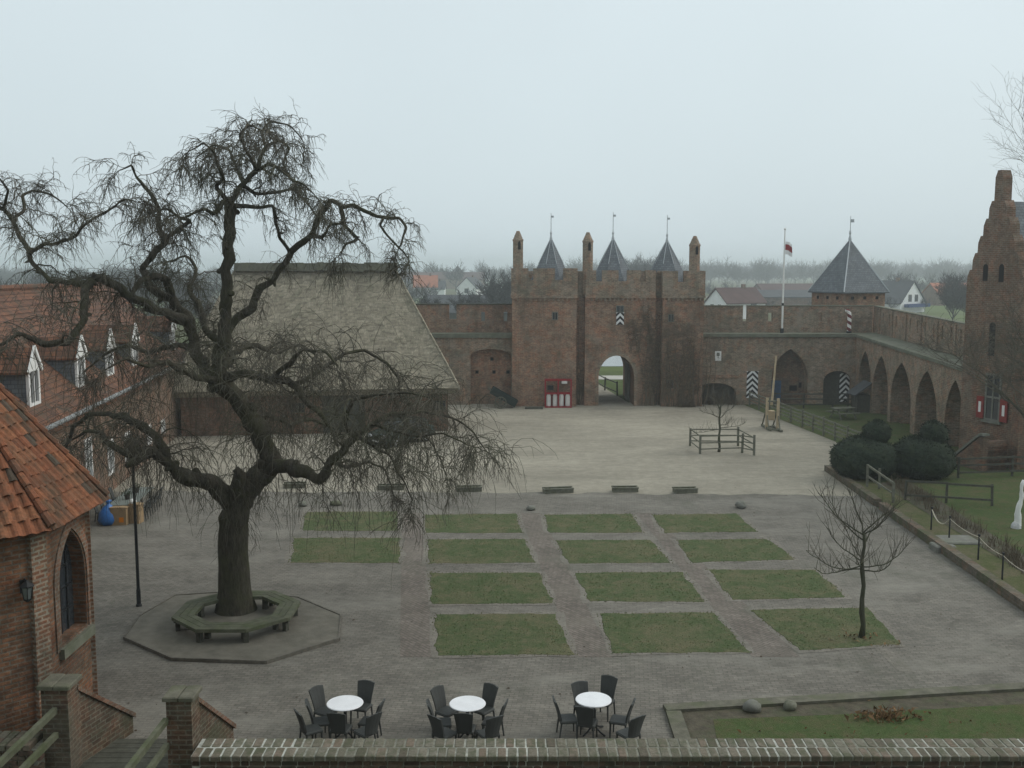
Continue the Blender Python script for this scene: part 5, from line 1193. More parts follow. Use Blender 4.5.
def pruned(q, zt, arms, w, t, yt, r0, tw, lean=0., bend=.10):
    pts = [q + V((lean*i/8 + .035*math.sin(i*1.9), .03*math.cos(i*1.3), zt*i/8)) for i in range(9)]; w.tube(pts, [r0*(1.25 if i == 0 else 1)*(1-.45*i/8)*(1+.12*math.sin(i*4.1)) for i in range(9)], 8)
    for (z, ang, L, rise) in arms:
        p = q + V((lean*z/zt, 0, z)); d = V((math.cos(ang), math.sin(ang), rise)).normalized(); a = [p]; n = 9
        for i in range(n): d = (d + V((0, 0, bend*i/n*1.6)) + rv(yt, .27)).normalized(); a.append(a[-1] + d*L*1.15/n)
        w.tube(a, taper(r0*.28, .007, n+1), 6)
        for i in range(2, n+1):
            for _ in range(yt.choice((1, 1, 2, 2))):
                v = V((yt.uniform(-.7, .7), yt.uniform(-.7, .7), yt.uniform(.2, 1))) + d*.4
                u = grow(a[i].lerp(a[i-1], yt.random()), v, yt.uniform(*tw), 6, -.07, .2, yt); t.tube(u, taper(.009, .0035, 7), 3, False)
                if yt.random() < .55: k = yt.randrange(1, 5); t.tube(grow(u[k], (u[k+1]-u[k]).normalized()+rv(yt, .8), yt.uniform(.15, .4), 3, -.05, .2, yt), taper(.006, .003, 4), 3, False)
            if yt.random() < .35: t.tube(grow(a[i], rv(yt) + V((0, 0, -.3)), yt.uniform(.15, .4), 4, .05, .3, yt), taper(.008, .0035, 5), 3, False)
pruned(q, 2.55, [(1.35, .1, 1.3, .15), (1.3, 3.0, 1.4, .1), (1.5, 1.6, 1.1, .3), (1.5, -1.5, 1.1, .3), (1.9, -.4, 1.2, .6), (1.9, 3.6, 1.2, .6), (2.2, .9, 1.1, .8), (2.3, 2.3, 1.1, .8), (2.4, 4.2, .9, 1.), (2.5, 5.4, .9, 1.1)], w, t, yt, .075, (.3, .8))
w.build('trunk', M['bark2'], tr1, smooth=True); t.build('crown', M['twig2'], tr1)
q = G(862, 638); w, t = MB(), MB(); tr2 = empty('young_tree', 'small pruned bare tree growing from the corner of the nearest lawn', 'tree', q)
pruned(q, 2.95, [(1.95, 2.9, 1.7, .12), (1.9, .15, 1.25, -.1), (2.05, 3.6, 1.5, .1), (2.0, -.5, 1.3, .05), (2.15, 2.2, 1.3, .3), (2.6, .6, 1.1, .5), (2.75, 2.7, 1.4, .75), (2.85, 1.3, 1.2, .9), (2.9, 3.6, 1.5, .9), (2.9, -.8, 1.1, .9), (2.95, .3, 1.2, 1.0), (2.2, 1.7, 1.3, .2), (2.2, -1.7, 1.3, .2)], w, t, random.Random(9), .08, (.35, 1.05), -.08)
w.build('trunk', M['bark2'], tr2, smooth=True); t.build('crown', M['twig2'], tr2)
b = MB()
for i in range(40): p = q + V((rnd.gauss(0, .35), rnd.gauss(0, .25), .05)); e = rv(rnd, .06); b.add([p-e, p+V((e.y, -e.x, .02)), p+e], [(0, 1, 2)])
tag(b.build('leaf_litter', M['dryleaf']), 'dead leaves lying around the foot of the small lawn tree', 'leaves', kind='stuff')
ca = G(772, 429); cat = empty('catapult', 'small pale timber catapult with upright throwing arm by the rail fence', 'catapult', ca)
pl, prr = G(766.5, 429), G(777.5, 430)
for p in (pl, prr):
    b = MB(); b.beam(p, p + V((0, 0, 2.0)), .15, .15, (1, 0, 0)); b.build('upright', M['wood_pale'], cat)
    b = MB(); b.beam(p + V((0, -1.0, .08)), p + V((0, 1.2, .08)), .14, .14); b.beam(p + V((0, 1.1, .12)), p + V((0, .08, 1.4)), .07, .07); b.beam(p + V((0, -.6, .12)), p + V((0, -.08, .9)), .06, .06); b.build('side_frame', M['wood_grey'], cat)
b = MB(); b.beam(pl + V((0, 0, 1.8)), prr + V((0, 0, 1.8)), .1, .1); b.beam(pl + V((0, .6, .1)), prr + V((0, .6, .1)), .1, .1); b.beam(pl + V((0, -.7, .1)), prr + V((0, -.7, .1)), .1, .1); b.build('crossbeam', M['wood_grey'], cat)
b = MB(); zt = P(774, 356, ca.y).z; b.tube([ca + V((-.02, .25, 1.5)), ca + V((.02, .25, 1.9)), V((ca.x+.18, ca.y+.2, zt))], [.08, .075, .055], 7); b.build('throwing_arm', M['wood_pale'], cat)
b = MB(); b.bbox(ca.x-.2, ca.y+.1, .55, ca.x+.2, ca.y+.45, 1.15); b.build('counterweight', M['wood_pale'], cat)
rail_fence('rail_fence', 'long grey wooden rail fence between gravel yard and upper garden', [(17.7, 74.2), (18.7, 64), (19.45, 55.4)], 1.1, 4, 'wood_grey', 1.9, .11)
rail_fence('rail_fence', 'dark wooden rail fence across the foot of the pointed arches in the corner', [(19.2, 72.9), (25.6, 72.9)], 1.15, 3, 'wood_dark', 2.1, .1)
# picnic table
q = G(843, 418.5, .01); pt = empty('picnic_table', 'weathered wooden picnic table on the upper garden grass', 'table', q)
Xb = Matrix.Translation(q) @ Matrix.Rotation(R(20), 4, 'Z')
b = MB(); [b.box(-.8, -.38+i*.155, .70, .8, -.38+i*.155+.14, .745, Xb) for i in range(5)]; b.build('tabletop', M['wood_grey'], pt)
for s in (-1, 1): b = MB(); b.box(-.8, s*.72-.13, .42, .8, s*.72+.13, .46, Xb); b.build('seat', M['wood_grey'], pt)
for u in (-.6, .6):
    b = MB(); b.box(u-.03, -.85, .36, u+.03, .85, .42, Xb); b.beam(Xb @ V((u, -.6, 0)), Xb @ V((u, -.2, .70)), .06, .09); b.beam(Xb @ V((u, .6, 0)), Xb @ V((u, .2, .70)), .06, .09); b.box(u-.031, -.36, .64, u+.031, .36, .70, Xb); b.build('trestle', M['wood_grey'], pt)
# lean-to shed in the second arch
q = G(868, 414); sh = empty('lean_to_shed', 'small dark lean-to shed built against the arcade near the corner', 'shed', (24.3, 70.6, 0))
b = MB(); b.box(24.5, 70.7, 0, 25.4, 72.0, 1.25); b.build('wall', M['wood_dark'], sh)
b = MB(); b.add([(24.2, 70.4, 1.2), (24.2, 72.2, 1.2), (25.4, 72.2, 2.1), (25.4, 70.4, 2.1), (24.2, 70.4, 1.28), (24.2, 72.2, 1.28), (25.4, 72.2, 2.18), (25.4, 70.4, 2.18)], [(3, 2, 1, 0), (4, 5, 6, 7), (0, 1, 5, 4), (1, 2, 6, 5), (2, 3, 7, 6), (3, 0, 4, 7)]); b.build('roof', M['roof_grey'], sh)
for yy in (70.5, 72.05): b = MB(); b.box(24.25, yy, 0, 24.35, yy+.1, 1.24); b.build('post', M['wood_dark'], sh)

# ------------------------------------------------------------------ clipped yews
def topiary(px0, px1, pyb, ptop, ball, label, seed):
    a, c = G(px0, pyb, .2), G(px1, pyb, .2); q = (a+c)/2; rx = (c-a).length/2; q = q + V((0, rx*.6, 0)); zt = P((px0+px1)/2, ptop, q.y).z; o = empty('clipped_yew', label, 'topiary bush', (q.x, q.y, .2), 'clipped yews with ball tops')
    b = MB(); r = random.Random(seed)
    def blob(c, sx, sy, sz, nl, flat):
        n, mm = 40, 22; vs = []; fs = []
        for i in range(mm+1):
            ph = math.pi*i/mm
            for k in range(n):
                al = 2*math.pi*k/n; d = V((math.sin(ph)*math.cos(al), math.sin(ph)*math.sin(al), math.cos(ph))); f = 1 + .07*noise.noise(d*2.2+V((seed, 0, 0))) + .035*noise.noise(d*6) + .02*noise.noise(d*15)
                z = d.z
                if z < 0: z = -abs(z)**.7
                vs.append(c + V((d.x*sx*f, d.y*sy*f, z*sz*f)))
        for i in range(mm):
            for k in range(n): fs.append((i*n+k, i*n+(k+1) % n, (i+1)*n+(k+1) % n, (i+1)*n+k))
        b.add(vs, fs)
        for _ in range(nl):
            v = vs[r.randrange(len(vs))]; d = (v-c).normalized(); p = v + rv(r, .09) - d*.03; l = r.uniform(.05, .13); s = d.cross(rv(r)).normalized()*.03; e = (d + rv(r, .9)).normalized()*l; b.add([p-s, p+s, p+e], [(0, 1, 2)])
    hz = (zt-.2); blob(V((q.x, q.y, .2+hz*.5)), rx, rx*.95, hz*.52, 7000, 0)
    o1 = b.build('body', M['yew'], o)
    b = MB(); bx = P(ball[0], ball[1], q.y); blob(V((bx.x, bx.y, bx.z)), ball[2], ball[2], ball[2]*.85, 1800, 0); b.build('ball_top', M['yew'], o)
topiary(838, 903, 481, 437, (877, 432, .62), 'dark clipped yew with ball top nearest the gravel yard', 1)
topiary(897, 960, 481, 438, (934, 433, .62), 'dark clipped yew with ball top nearest the gabled house', 2)

# ------------------------------------------------------------------ garden furniture on the right
GP = lambda px, py: G(px, py, .2)
rail_fence('rail_fence', 'low dark two-rail fence across the garden lawn behind the soil bed', [GP(905, 500), GP(946, 503), GP(992, 506)], .9, 2, 'wood_dark', 3, .08, False, None, .2)
rail_fence('rail_fence', 'dark rail fence below the stair of the gabled house', [GP(958, 478), GP(1012, 476), GP(1060, 477)], 1.0, 3, 'wood_dark', 2.6, .09, False, None, .2)
ra, rb_, rc = GP(867, 487), GP(879, 489), GP(893, 503)
hr = empty('handrail', 'pale wooden handrail leading down beside the nearer clipped yew', 'handrail', ra)
for p, h in ((ra, 1.05), (rb_, .95), (rc, .85)): b = MB(); b.beam(p, p + V((0, 0, h)), .09, .09, (1, 0, 0)); b.build('post', M['wood_grey'], hr)
b = MB(); b.beam(ra + V((0, 0, 1.0)), rc + V((0, 0, .85)), .06, .09); b.beam(ra + V((0, 0, .5)), rc + V((0, 0, .4)), .05, .08); b.build('rail', M['wood_grey'], hr)
rp = [GP(931, 530), GP(949, 540), GP(978, 560), GP(1002, 580), GP(1030, 600)]
rf_ = empty('rope_fence', 'low iron post fence with sagging rope along the soil bed', 'fence', rp[0])
for p in rp: b = MB(); b.tube([p, p + V((0, 0, .85))], [.03, .025], 6); b.lathe([(.045, .84), (.045, .9)], p, 6); b.build('post', M['iron'], rf_)
b = MB()
for i in range(len(rp)-1):
    a, c = rp[i] + V((0, 0, .8)), rp[i+1] + V((0, 0, .8)); sag = .35 if i == 0 else .08; pts = [a.lerp(c, k/10) - V((0, 0, sag*4*(k/10)*(1-k/10))) for k in range(11)]; b.tube(pts, .022 if i == 0 else .010, 5)
b.build('rope', M['rope'], rf_)
b = MB(); q = GP(955, 541); b.bbox(q.x-.75, q.y-.55, .15, q.x+.75, q.y+.55, .29, None, .04); b.bbox(q.x-1.05, q.y-.9, .0, q.x-.3, q.y-.2, .24, None, .04)
tag(b.build('stone_step', M['stone']), 'mossy flat stone step through the garden kerb', 'step')
sb = GP(1016, 528); st = empty('white_sculpture', 'slender white twisted sculpture standing on the garden lawn', 'sculpture', sb)
ztp = P(1019, 480, sb.y).z; Hs = ztp-.2
b = MB(); pts = [sb + V((.03*math.sin(i*.9) + .18*(i/14), .0, Hs*i/14)) for i in range(15)]; rad = [.10*(1-i/14)**1.6+.055 + .012*math.sin(i*2.1) for i in range(15)]; b.tube(pts, rad, 10); b.build('shaft', M['white'], st, smooth=True)
b = MB(); b.lathe([(.19, -.02), (.18, .1), (.14, .2), (.1, .24)], sb, 9); b.build('plinth', plain('pale_plinth', (.5, .5, .5), var=.25, scale=8, bump=.6), st)
# dead plants in the beds
b = MB(); dr = random.Random(8)
def stems(p, h, n):
    for _ in range(n):
        q = V(p) + V((dr.gauss(0, .12), dr.gauss(0, .12), 0)); pts = grow(q, V((dr.uniform(-.4, .4), dr.uniform(-.4, .4), 1)), h*dr.uniform(.4, 1), 4, -.02, .2, dr); b.tube(pts, taper(.012, .005, 5), 3, False)
for i in range(110): t = dr.random(); p = V((17.8, 46, .2)).lerp(V((17.0, 28.5, .2)), t) + V((dr.uniform(-.4, .4), 0, 0)); stems(p, dr.uniform(.3, .7), 9)
tag(b.build('dry_stems', M['drystem']), 'tangle of dead brown plant stems along the garden soil bed', 'dead plants', kind='stuff')
b = MB(); c = G(885, 719)
for i in range(240):
    p = c + V((dr.gauss(0, .36), dr.gauss(0, .16), .05 + abs(dr.gauss(0, .07)))); a = rv(dr, .07); e = rv(dr, .07); b.add([p-a, p+e, p+a], [(0, 1, 2)])
for i in range(120): p = V((dr.uniform(4.5, 13), dr.uniform(19, 21.5), .05)); a = rv(dr, .05); e = rv(dr, .05); b.add([p-a, p+e, p+a], [(0, 1, 2)])
tag(b.build('dead_leaves', M['dryleaf']), 'heap of brown dead leaves in the bed behind the parapet', 'leaves', kind='stuff')
b = MB()
for i in range(700):
    p = V((dr.uniform(-17, 15), dr.uniform(19.5, 46), .014)); 
    if noise.noise(p*.22) < .02: continue
    s = dr.uniform(.015, .05); a = V((dr.uniform(-1, 1), dr.uniform(-1, 1), 0)).normalized()*s; e = V((-a.y, a.x, dr.uniform(.0, .03))); b.add([p-a, p-e*.6+V((0, 0, .012)), p+a, p+e*.6], [(0, 1, 2, 3)])
tag(b.build('fallen_leaves', plain('rotten_leaves', (.07, .05, .035), var=.5)), 'small rotten leaves and bits scattered over the paving', 'leaves', kind='stuff')
# shrub and stems against the gatehouse and low arch
b = MB()
for i in range(70): p = V((dr.uniform(14.3, 17.2), YW-.02+dr.uniform(-.15, .3), 0)); stems(p, dr.uniform(.6, 1.5), 4)
tag(b.build('bare_shrub', M['drystem']), 'bare shrub filling the low segmental arch right of the gatehouse', 'shrub')
b = MB()
for i in range(34): p = V((dr.gauss(12.9, .35), YF-.3+dr.uniform(-.2, .2), 0)); stems(p, dr.uniform(.7, 1.6), 6)
tag(b.build('bare_shrub', M['drystem']), 'bushy bare shrub at the foot of the right gatehouse tower', 'shrub')

# ------------------------------------------------------------------ things by the gate
q = G(558, 407); rk = empty('gas_bottle_rack', 'red metal double rack holding white cylinders against the gatehouse wall', 'rack', (q.x, YF-.5, 0)); W, D, Hh = 1.9, .6, 2.1
x0, y0 = q.x-W/2, YF-.75
b = MB()
for x in (0, W/2, W):
    for y in (0, D): b.box(x0+x-.04, y0+y-.04, 0, x0+x+.04, y0+y+.04, Hh)
for z in (.06, 1.05, Hh-.06):
    for y in (0, D): b.box(x0+.04, y0+y-.03, z-.05, x0+W-.04, y0+y+.03, z+.05)
    for x in (0, W/2, W): b.box(x0+x-.03, y0+.03, z-.04, x0+x+.03, y0+D-.03, z+.04)
b.box(x0, y0+.04, .06, x0+W, y0+D, .1); b.build('frame', M['red'], rk)
b = MB(); b.box(x0+.04, y0+D-.02, .1, x0+W-.04, y0+D, .9); b.build('back_panel', M['red_dull'], rk)
for i in range(4):
    b = MB(); b.lathe([(.15, .1), (.17, .14), (.17, .82), (.12, .95), (.05, 1.0)], (x0+.25+i*.467, y0+.28, 0), 12); b.build('cylinder', M['white'], rk)
b = MB(); b.bbox(x0+.15, y0+.1, 1.3, x0+.6, y0+.45, 1.62); b.build('dark_box', M['iron'], rk)
b = MB(); b.bbox(x0+1.2, y0+.05, 1.78, x0+1.6, y0+.4, 1.95); b.build('pale_box', M['white'], rk)
b = MB(); q = G(534, 409); b.bbox(q.x-.65, q.y-.15, .0, q.x+.65, q.y+.15, .16); b.box(q.x-.55, q.y-.18, -.02, q.x-.4, q.y+.18, .06)
tag(b.build('low_plank', M['wood_dark']), 'low dark timber baulk lying at the foot of the left tower', 'timber')
q = G(502, 408); ct_ = empty('handcart', 'dark green handcart tipped forward against the blocked arch', 'cart', q)
Xb = Matrix.Translation(q + V((.15, .2, .85))) @ Matrix.Rotation(R(30), 4, 'Y')
b = MB(); b.box(-1.05, -.5, -.28, 1.05, .5, -.22, Xb); b.box(-1.05, -.5, -.22, 1.05, -.45, .22, Xb); b.box(-1.05, .45, -.22, 1.05, .5, .22, Xb); b.box(-1.05, -.45, -.22, -1.0, .45, .22, Xb); b.box(1.0, -.45, -.22, 1.05, .45, .22, Xb); b.build('box', M['cartgreen'], ct_)
for s in (-1, 1):
    b = MB(); c = q + V((-.1, .2+s*.62, .45))
    for k in range(18): a0, a1 = 2*math.pi*k/18, 2*math.pi*(k+1)/18; b.beam(c + V((.41*math.cos(a0), 0, .41*math.sin(a0))), c + V((.41*math.cos(a1), 0, .41*math.sin(a1))), .07, .08, (0, 1, 0))
    for k in range(8): a0 = 2*math.pi*k/8; b.beam(c, c + V((.4*math.cos(a0), 0, .4*math.sin(a0))), .04, .04, (0, 1, 0))
    b.lathe([(.08, -.06), (.08, .06)], c, 8); b.build('wheel', M['wood_grey'], ct_)
    b = MB(); b.beam(Xb @ V((-1.0, s*.47, -.1)), Xb @ V((-1.3, s*.42, -.05)), .06, .06); b.build('shaft', M['wood_grey'], ct_)

# ------------------------------------------------------------------ car by the barn
cc = G(401, 443); car = empty('parked_car', 'dark green car parked by the thatched barn behind the hanging twigs', 'car', cc)
Xc = Matrix.Translation(cc) @ Matrix.Rotation(R(-128), 4, 'Z')   # nose towards the yard
Fc = Xc @ Matrix(((1, 0, 0, 0), (0, 0, 1, 0), (0, 1, 0, 0), (0, 0, 0, 1)))
b = MB(); low = [(-2.0, .35), (-2.05, .6), (-1.95, .92), (-.2, 1.0), (.75, .95), (1.85, .78), (2.02, .6), (2.0, .3)]
b.slab(low, [], -.82, .82, Fc); cab = [(-1.75, .94), (-1.35, 1.40), (-.1, 1.44), (.35, 1.35), (1.0, .93)]; b.slab(cab, [], -.70, .70, Fc); b.build('body', M['carpaint'], car)
b = MB(); b.slab([(-1.5, .99), (-1.22, 1.33), (-.55, 1.37), (-.55, .99)], [], -.712, -.701, Fc); b.slab([(-.45, .99), (-.45, 1.37), (-.08, 1.37), (.3, 1.29), (.72, .98)], [], -.712, -.701, Fc); b.slab([(-1.5, .99), (-1.22, 1.33), (-.55, 1.37), (-.55, .99)], [], .701, .712, Fc); b.slab([(-.45, .99), (-.45, 1.37), (-.08, 1.37), (.3, 1.29), (.72, .98)], [], .701, .712, Fc); b.build('side_window', M['glass'], car)
b = MB(); b.slab([(.42, 1.335), (.99, .965), (1.005, .975), (.435, 1.35)], [], -.62, .62, Fc); b.build('windscreen', plain('car_glass', (.05, .06, .065), rough=.05, spec=.8), car)
for u in (-1.25, 1.3):
    for s in (-1, 1):
        b = MB(); c = Xc @ V((u, s*.78, .31)); X2 = Matrix.Translation(c) @ Xc.to_3x3().to_4x4() @ Matrix.Rotation(R(90), 4, 'X'); pr_ = [(.14, -.1), (.31, -.09), (.31, .09), (.14, .1)]; tmp = MB(); tmp.lathe(pr_, (0, 0, 0), 16); b.add([X2 @ V(v) for v in tmp.v], tmp.f); wh = b.build('wheel', M['rubber'], car)
        b = MB(); tmp = MB(); tmp.lathe([(.19, -.105), (.19, .105)], (0, 0, 0), 12); b.add([X2 @ V(v) for v in tmp.v], tmp.f); b.build('rim', M['chrome'], wh)
for s in (-1, 1):
    b = MB(); b.bbox(1.86, s*.55-.17, .60, 2.03, s*.55+.17, .74, Xc, .03); b.build('headlight', M['chrome'], car)
    b = MB(); b.bbox(-2.07, s*.62-.12, .62, -1.95, s*.62+.12, .88, Xc, .02); b.build('tail_light', M['red'], car)
b = MB(); b.box(1.95, -.8, .3, 2.06, .8, .46, Xc); b.build('bumper', M['rubber'], car)
b = MB(); b.box(2.062, -.26, .34, 2.07, .26, .44, Xc); b.build('number_plate', M['white'], car)

# ------------------------------------------------------------------ world beyond the walls
def far_house(name, label, c, L, W, eave, ridge, rot, mw, mr, cat='house', wins=(), gwins=(), chim=True):
    o = empty(name, label, cat, c); X_ = Matrix.Translation(V(c)) @ Matrix.Rotation(rot, 4, 'Z'); b = MB()
    Fx = X_ @ Matrix(((0, 0, 1, 0), (1, 0, 0, 0), (0, 1, 0, 0), (0, 0, 0, 1)))   # gable profile (y,z) run along x
    b.slab([(-W/2, -.1), (W/2, -.1), (W/2, eave), (0, ridge-.12), (-W/2, eave)], [], -L/2, L/2, Fx); b.build('wall', mw, o)
    b = MB(); e = .35; s_ = (ridge-eave)/(W/2)
    for q in (-1, 1): b.slab([(q*(W/2+e), eave-e*s_), (0, ridge), (0, ridge+.22), (q*(W/2+e), eave-e*s_+.22)], [], -L/2-.3, L/2+.3, Fx)
    rf = b.build('roof', mr, o)
    if chim: b = MB(); b.box(L*.2-.35, -.35, ridge-.7, L*.2+.35, .35, ridge+.9, X_); b.build('chimney', M['brick_red'], rf)
    for side, u, z, w, h in wins:
        b = MB(); y = side*W/2; b.box(u-w/2, y-.03, z, u+w/2, y+.03, z+h, X_); wn = b.build('window', M['glass'], o)
    for side, u, z, w, h in gwins:
        b = MB(); x = side*L/2; b.box(x-.04, u-w/2-.12, z-.12, x+.04, u+w/2+.12, z+h+.12, X_); wn = b.build('window', M['stone'], o); b = MB(); b.box(x-.06, u-w/2, z, x+.06, u+w/2, z+h, X_); b.build('pane', M['glass'], wn)
    return o
D = 215.; q = P(740, 300, D)
far_house('farmhouse', 'white farmhouse with dull red roof beyond the wall left of the flagpole', (q.x-1, D, 0), 10.5, 7, 3.4, 6.3, R(28), M['wall_white'], M['roof_red'], wins=[(-1, 2, 2.6, 1.6, .7)], gwins=[(-1, -1.2, 1.6, .8, 1.3), (-1, 1.2, 1.6, .8, 1.3)])
D = 245.; q = P(893, 300, D)
fh = far_house('farmhouse', 'white gabled house with steep grey roof beside the corner tower', (93.0, 250.4, 0), 14, 11.6, 2.4, 7.5, R(-50), M['wall_white'], M['roof_grey'], gwins=[(1, -1.5, 2.7, 1.4, 1.5), (1, 1.5, 2.7, 1.4, 1.5)])
b = MB(); Xf = Matrix.Translation(V((93.5, 250.4, 0))) @ Matrix.Rotation(R(-50), 4, 'Z'); b.box(7.06, -5.2, 1.3, 8.2, 5.2, 2.1, Xf); b.build('awning', M['blue_awning'], fh)
D = 300.; q = P(948, 300, D); far_house('farmhouse', 'house with an orange tiled roof between the white gabled house and stepped gable', (q.x, D, 0), 12, 9, 3, 6.3, R(12), M['brick_red'], M['roof_orange'])
D = 330.; q = P(410, 290, D); far_house('farmhouse', 'white cottage with red tiled roof beyond the barn ridge', (q.x, D+60, 0), 9, 8, 4, 8.2, R(4), M['wall_white'], M['roof_orange'])
D = 390.; q = P(436, 290, D); far_house('farmhouse', 'small dark cottage with white front right of the red roofed cottage', (q.x, D, 0), 7, 7, 3.2, 6.2, R(0), M['wall_white'], M['roof_grey'])
D = 400.; q = P(471, 290, D); far_house('farmhouse', 'small grey house with white gable nearest the gatehouse on the far field', (q.x, D, 0), 12, 8, 3.4, 7.4, R(75), M['wall_white'], M['roof_grey'], gwins=[(-1, 0, 1.5, 1.4, 1.6)])
D = 200.; q = P(486, 300, D); far_house('farm_shed', 'long low grey roofed shed just outside the wall left of the gatehouse', (q.x-2, D, -1), 19, 11, 3.0, 6.1, R(0), M['wood_dark'], M['roof_grey'], 'shed', chim=False)
D = 280.; q = P(800, 300, D); far_house('farm_shed', 'long shed with pale roof edge right of the flagpole', (q.x-6, D, 0), 24, 10, 2.9, 4.6, R(-4), M['brick_dark'], M['roof_grey'], 'shed', chim=False)
D = 300.; q = P(815, 300, D); far_house('farm_shed', 'low dark red barn behind the pale shed near the corner tower', (q.x+2, D+40, 0), 20, 10, 3.4, 5.6, R(8), M['brick_red'], M['roof_red'], 'shed', chim=False)
D = 560.; q = P(450, 280, D); ch = far_house('church', 'distant church with a long nave and a pointed tower', (q.x-4, D, 0), 46, 12, 5.6, 9.2, R(0), M['brick_grey'], M['roof_red'], 'church', chim=False)
b = MB(); qx = P(457.5, 280, D).x; b.box(qx-3, D-3, -.1, qx+3, D+3, 9.6); b.build('tower', M['brick_grey'], ch); b = MB(); b.lathe([(4.4, 9.6), (.2, P(457, 266, D).z)], (qx, D, 0), 4, R(45)); b.build('spire', M['roof_grey'], ch)
# single trees far off
for (px, ytop, D, sd, lab, spr, kd) in ((500, 264, 190, 31, 'large bare hazy tree between the far houses and gatehouse', .62, 6), (640, 247, 330, 32, 'bare tree rising over the gatehouse, left one of a pair', .5, 5), (650, 249, 345, 33, 'bare tree rising over the gatehouse, right one of a pair', .5, 5), (629, 249, 340, 39, 'slim bare tree beside the pair above the gatehouse', .45, 5),
        (955, 268, 190, 34, 'round dark bare tree left of the stepped gable', .62, 6), (972, 275, 200, 38, 'dark bare tree half hidden by the stepped gable', .6, 6), (897, 268, 330, 35, 'bare tree behind the white gabled house', .5, 5), (470, 284, 175, 36, 'low bare tree beyond the curtain wall left of the gatehouse', .7, 6), (432, 286, 165, 37, 'low bushy bare tree beyond the barn roof end', .7, 6)):
    q = P(px, ytop, D); bare_tree('bare_tree', lab, (q.x, D, 0), q.z*.70, sd, spr, .018*q.z, 4, M['twigfar'], M['twigfar'], 'bare trees beyond the walls', .22, .12, kd, .045)
# tall tree behind the gabled house, and one in front of it just outside the picture
q = P(1142, 200, 92.); bare_tree('bare_tree', 'tall bare tree rising behind the stepped gable', (q.x, 92, 0), 24, 51, .5, .42, 5, M['bark'], M['twig'], None, .3, .1, 4, .012)
q = P(1062, 420, 41.); bare_tree('bare_tree', 'bare spreading tree in front of the gabled house', (q.x, 41, .2), 9.2, 57, .75, .18, 5, M['bark'], M['twig'], None, .42, .05, 4, .008)
# woods along the horizon, read as masses
def wood_mass(label, spots, seed, mat_):
    w = MB(); r = random.Random(seed); protos = []
    for k in range(5):
        a = MB(); bare_tree('', '', (0, 0, 0), 10, seed*10+k, r.uniform(.5, .7), .16, 3, into=(a, a), trunk_frac=.25, up=.12, kids=5, twig_r=.07); protos.append(a)
    for (x, y, h) in spots:
        p = r.choice(protos); a = r.random()*6.28; s = h/10.; wd_ = s*r.uniform(.9, 1.3); c, sn = math.cos(a), math.sin(a)
        w.add([(x + (vx*c-vy*sn)*wd_, y + (vx*sn+vy*c)*wd_, vz*s-.2) for vx, vy, vz in p.v], p.f)
    tag(w.build('treeline', mat_), label, 'woods', kind='stuff')
wr = random.Random(77)
def row(x0, x1, y0, y1, n, h0, h1): return [(x0 + (x1-x0)*wr.random(), wr.uniform(y0, y1), wr.uniform(h0, h1)) for _ in range(n)]
wood_mass('hazy bare woods along the horizon right of the gatehouse', row(40, 620, 620, 1000, 520, 9, 18), 1, M['twigfar'])
wood_mass('hazy bare woods along the horizon left of the gatehouse', row(-460, 60, 480, 900, 300, 8, 15), 2, M['twigfar'])
wood_mass('belt of bare trees and scrub just beyond the moat left of the gatehouse', row(-230, -60, 170, 320, 90, 6.5, 9.5) + row(-130, -10, 150, 240, 120, 2.6, 4.6) + row(-48, -24, 290, 330, 12, 5, 6), 3, M['twigfar'])
wood_mass('hedges and scrub between the far houses right of the gatehouse', row(30, 200, 330, 420, 70, 3, 6) + row(60, 130, 235, 260, 16, 2.5, 4.5) + row(120, 230, 300, 380, 40, 6, 9), 4, M['twigfar'])
# rails of the bridge beyond the gate
rail_fence('rail_fence', 'grey post and rail fence along the path beyond the gate arch', [(8.5, 80.6), (7.85, 84.4), (7.4, 88.2)], 1.1, 2, 'wood_dark', 4., .12, False, None, -.03)
b = MB()
tag(rail_fence('rail_fence', 'second post and rail fence on the far side of the path beyond the gate', [(4.4, 84.), (4.3, 92.5)], 1.15, 2, 'wood_dark', 2.3, .12, False, None, -.03))

# ------------------------------------------------------------------ haze
b = MB(); b.box(-2100, -160, -1.2, 2100, 2100, 29); hz = b.build('haze', bpy.data.materials.new('haze_air')); hz['kind'] = 'stuff'; hz['label'] = 'thin winter haze lying over the whole scene'; hz['category'] = 'haze'
hm = hz.data.materials[0]; hm.use_nodes = True; nt = hm.node_tree; nt.nodes.clear()
ou = nd(nt, 'ShaderNodeOutputMaterial'); pv = nd(nt, 'ShaderNodeVolumePrincipled', {'Color': (.90, .96, 1., 1), 'Density': .0009, 'Anisotropy': .55}); nt.links.new(pv.outputs[0], ou.inputs['Volume'])

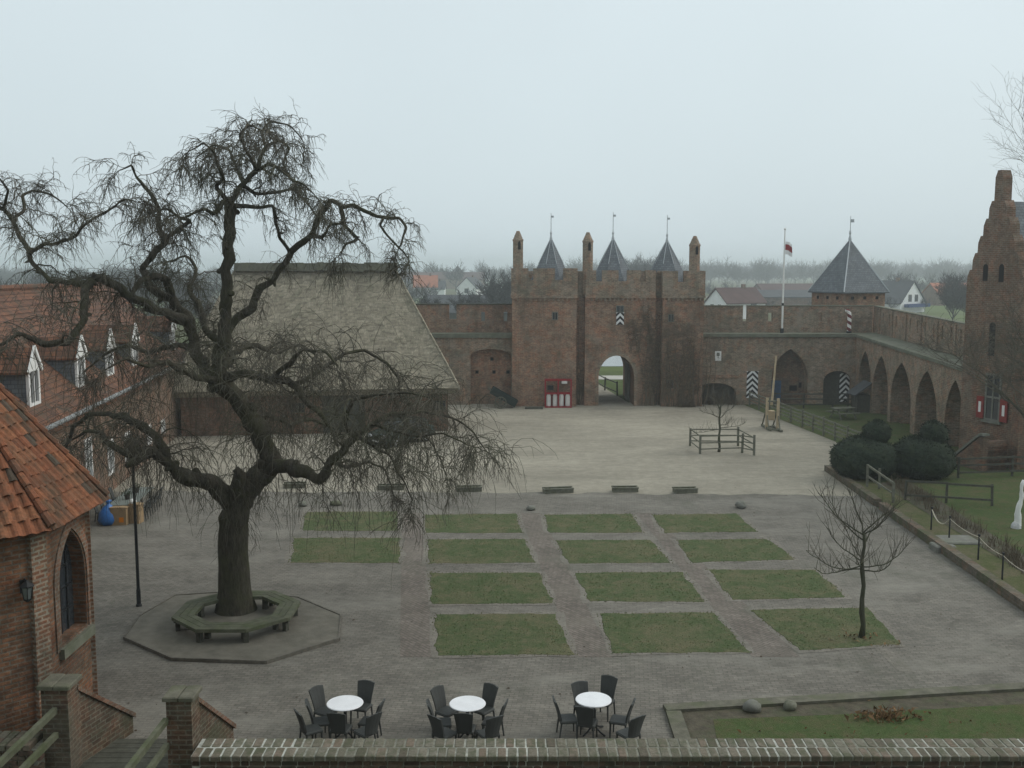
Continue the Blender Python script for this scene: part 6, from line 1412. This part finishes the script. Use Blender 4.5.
# ------------------------------------------------------------------ sky, sun, camera
SE, SR = 42., 75.
w = bpy.data.worlds.new('World'); sc.world = w; w.use_nodes = True; nt = w.node_tree; bg = nt.nodes['Background']
sky = nd(nt, 'ShaderNodeTexSky', sky_type='NISHITA'); sky.sun_disc = False; sky.sun_elevation = R(SE); sky.sun_rotation = R(SR); sky.dust_density = 6.; sky.air_density = 1.2
tc_ = nd(nt, 'ShaderNodeTexCoord'); sp_ = nd(nt, 'ShaderNodeSeparateXYZ', {0: tc_.outputs['Generated']})
mr = nd(nt, 'ShaderNodeMapRange', {0: sp_.outputs[2], 1: 0., 2: .9, 3: 0., 4: 1.})
ov = nd(nt, 'ShaderNodeMix', {0: mr.outputs[0], 6: (6.0, 6.95, 7.35, 1), 7: (7.0, 7.7, 7.85, 1)}, data_type='RGBA')
nz = nd(nt, 'ShaderNodeTexNoise', {'Vector': tc_.outputs['Generated'], 'Scale': 1.6, 'Detail': 3.})
nm = nd(nt, 'ShaderNodeMapRange', {0: nz.outputs[0], 1: .3, 2: .7, 3: .94, 4: 1.06})
cm = nd(nt, 'ShaderNodeCombineColor', {0: nm.outputs[0], 1: nm.outputs[0], 2: nm.outputs[0]})
ov2 = nd(nt, 'ShaderNodeMix', {0: 1., 6: ov.outputs[2], 7: cm.outputs[0]}, data_type='RGBA', blend_type='MULTIPLY')
mx = nd(nt, 'ShaderNodeMix', {0: .9, 6: sky.outputs[0], 7: ov2.outputs[2]}, data_type='RGBA')
nt.links.new(mx.outputs[2], bg.inputs[0]); bg.inputs[1].default_value = .1
sl = bpy.data.lights.new('sun', 'SUN'); sl.energy = 1.2; sl.angle = R(40); sl.color = (1, .96, .9); so = bpy.data.objects.new('sun', sl); col.objects.link(so)
az = R(SR); so.rotation_euler = V((-math.sin(az)*math.cos(R(SE)), -math.cos(az)*math.cos(R(SE)), -math.sin(R(SE)))).to_track_quat('-Z', 'Y').to_euler()
cam = bpy.data.cameras.new('camera'); cam.sensor_width = 36; cam.lens = FPX/1024*36; cam.clip_start = .1; cam.clip_end = 6000
co = bpy.data.objects.new('camera', cam); col.objects.link(co); co.location = (0, 0, HCAM); co.rotation_euler = (math.pi/2 - TH, 0, 0); sc.camera = co
sc.view_settings.view_transform = 'Standard'; sc.view_settings.look = 'None'; sc.view_settings.exposure = .22; sc.view_settings.gamma = 1.; sc.view_settings.use_curve_mapping = False
sc.cycles.use_denoising = True
try: sc.cycles.denoiser = 'OPENIMAGEDENOISE'
except Exception: pass
sc.cycles.max_bounces = 6; sc.cycles.diffuse_bounces = 3; sc.cycles.glossy_bounces = 2; sc.cycles.volume_bounces = 2; sc.cycles.transparent_max_bounces = 4
sc.cycles.caustics_reflective = False; sc.cycles.caustics_refractive = False
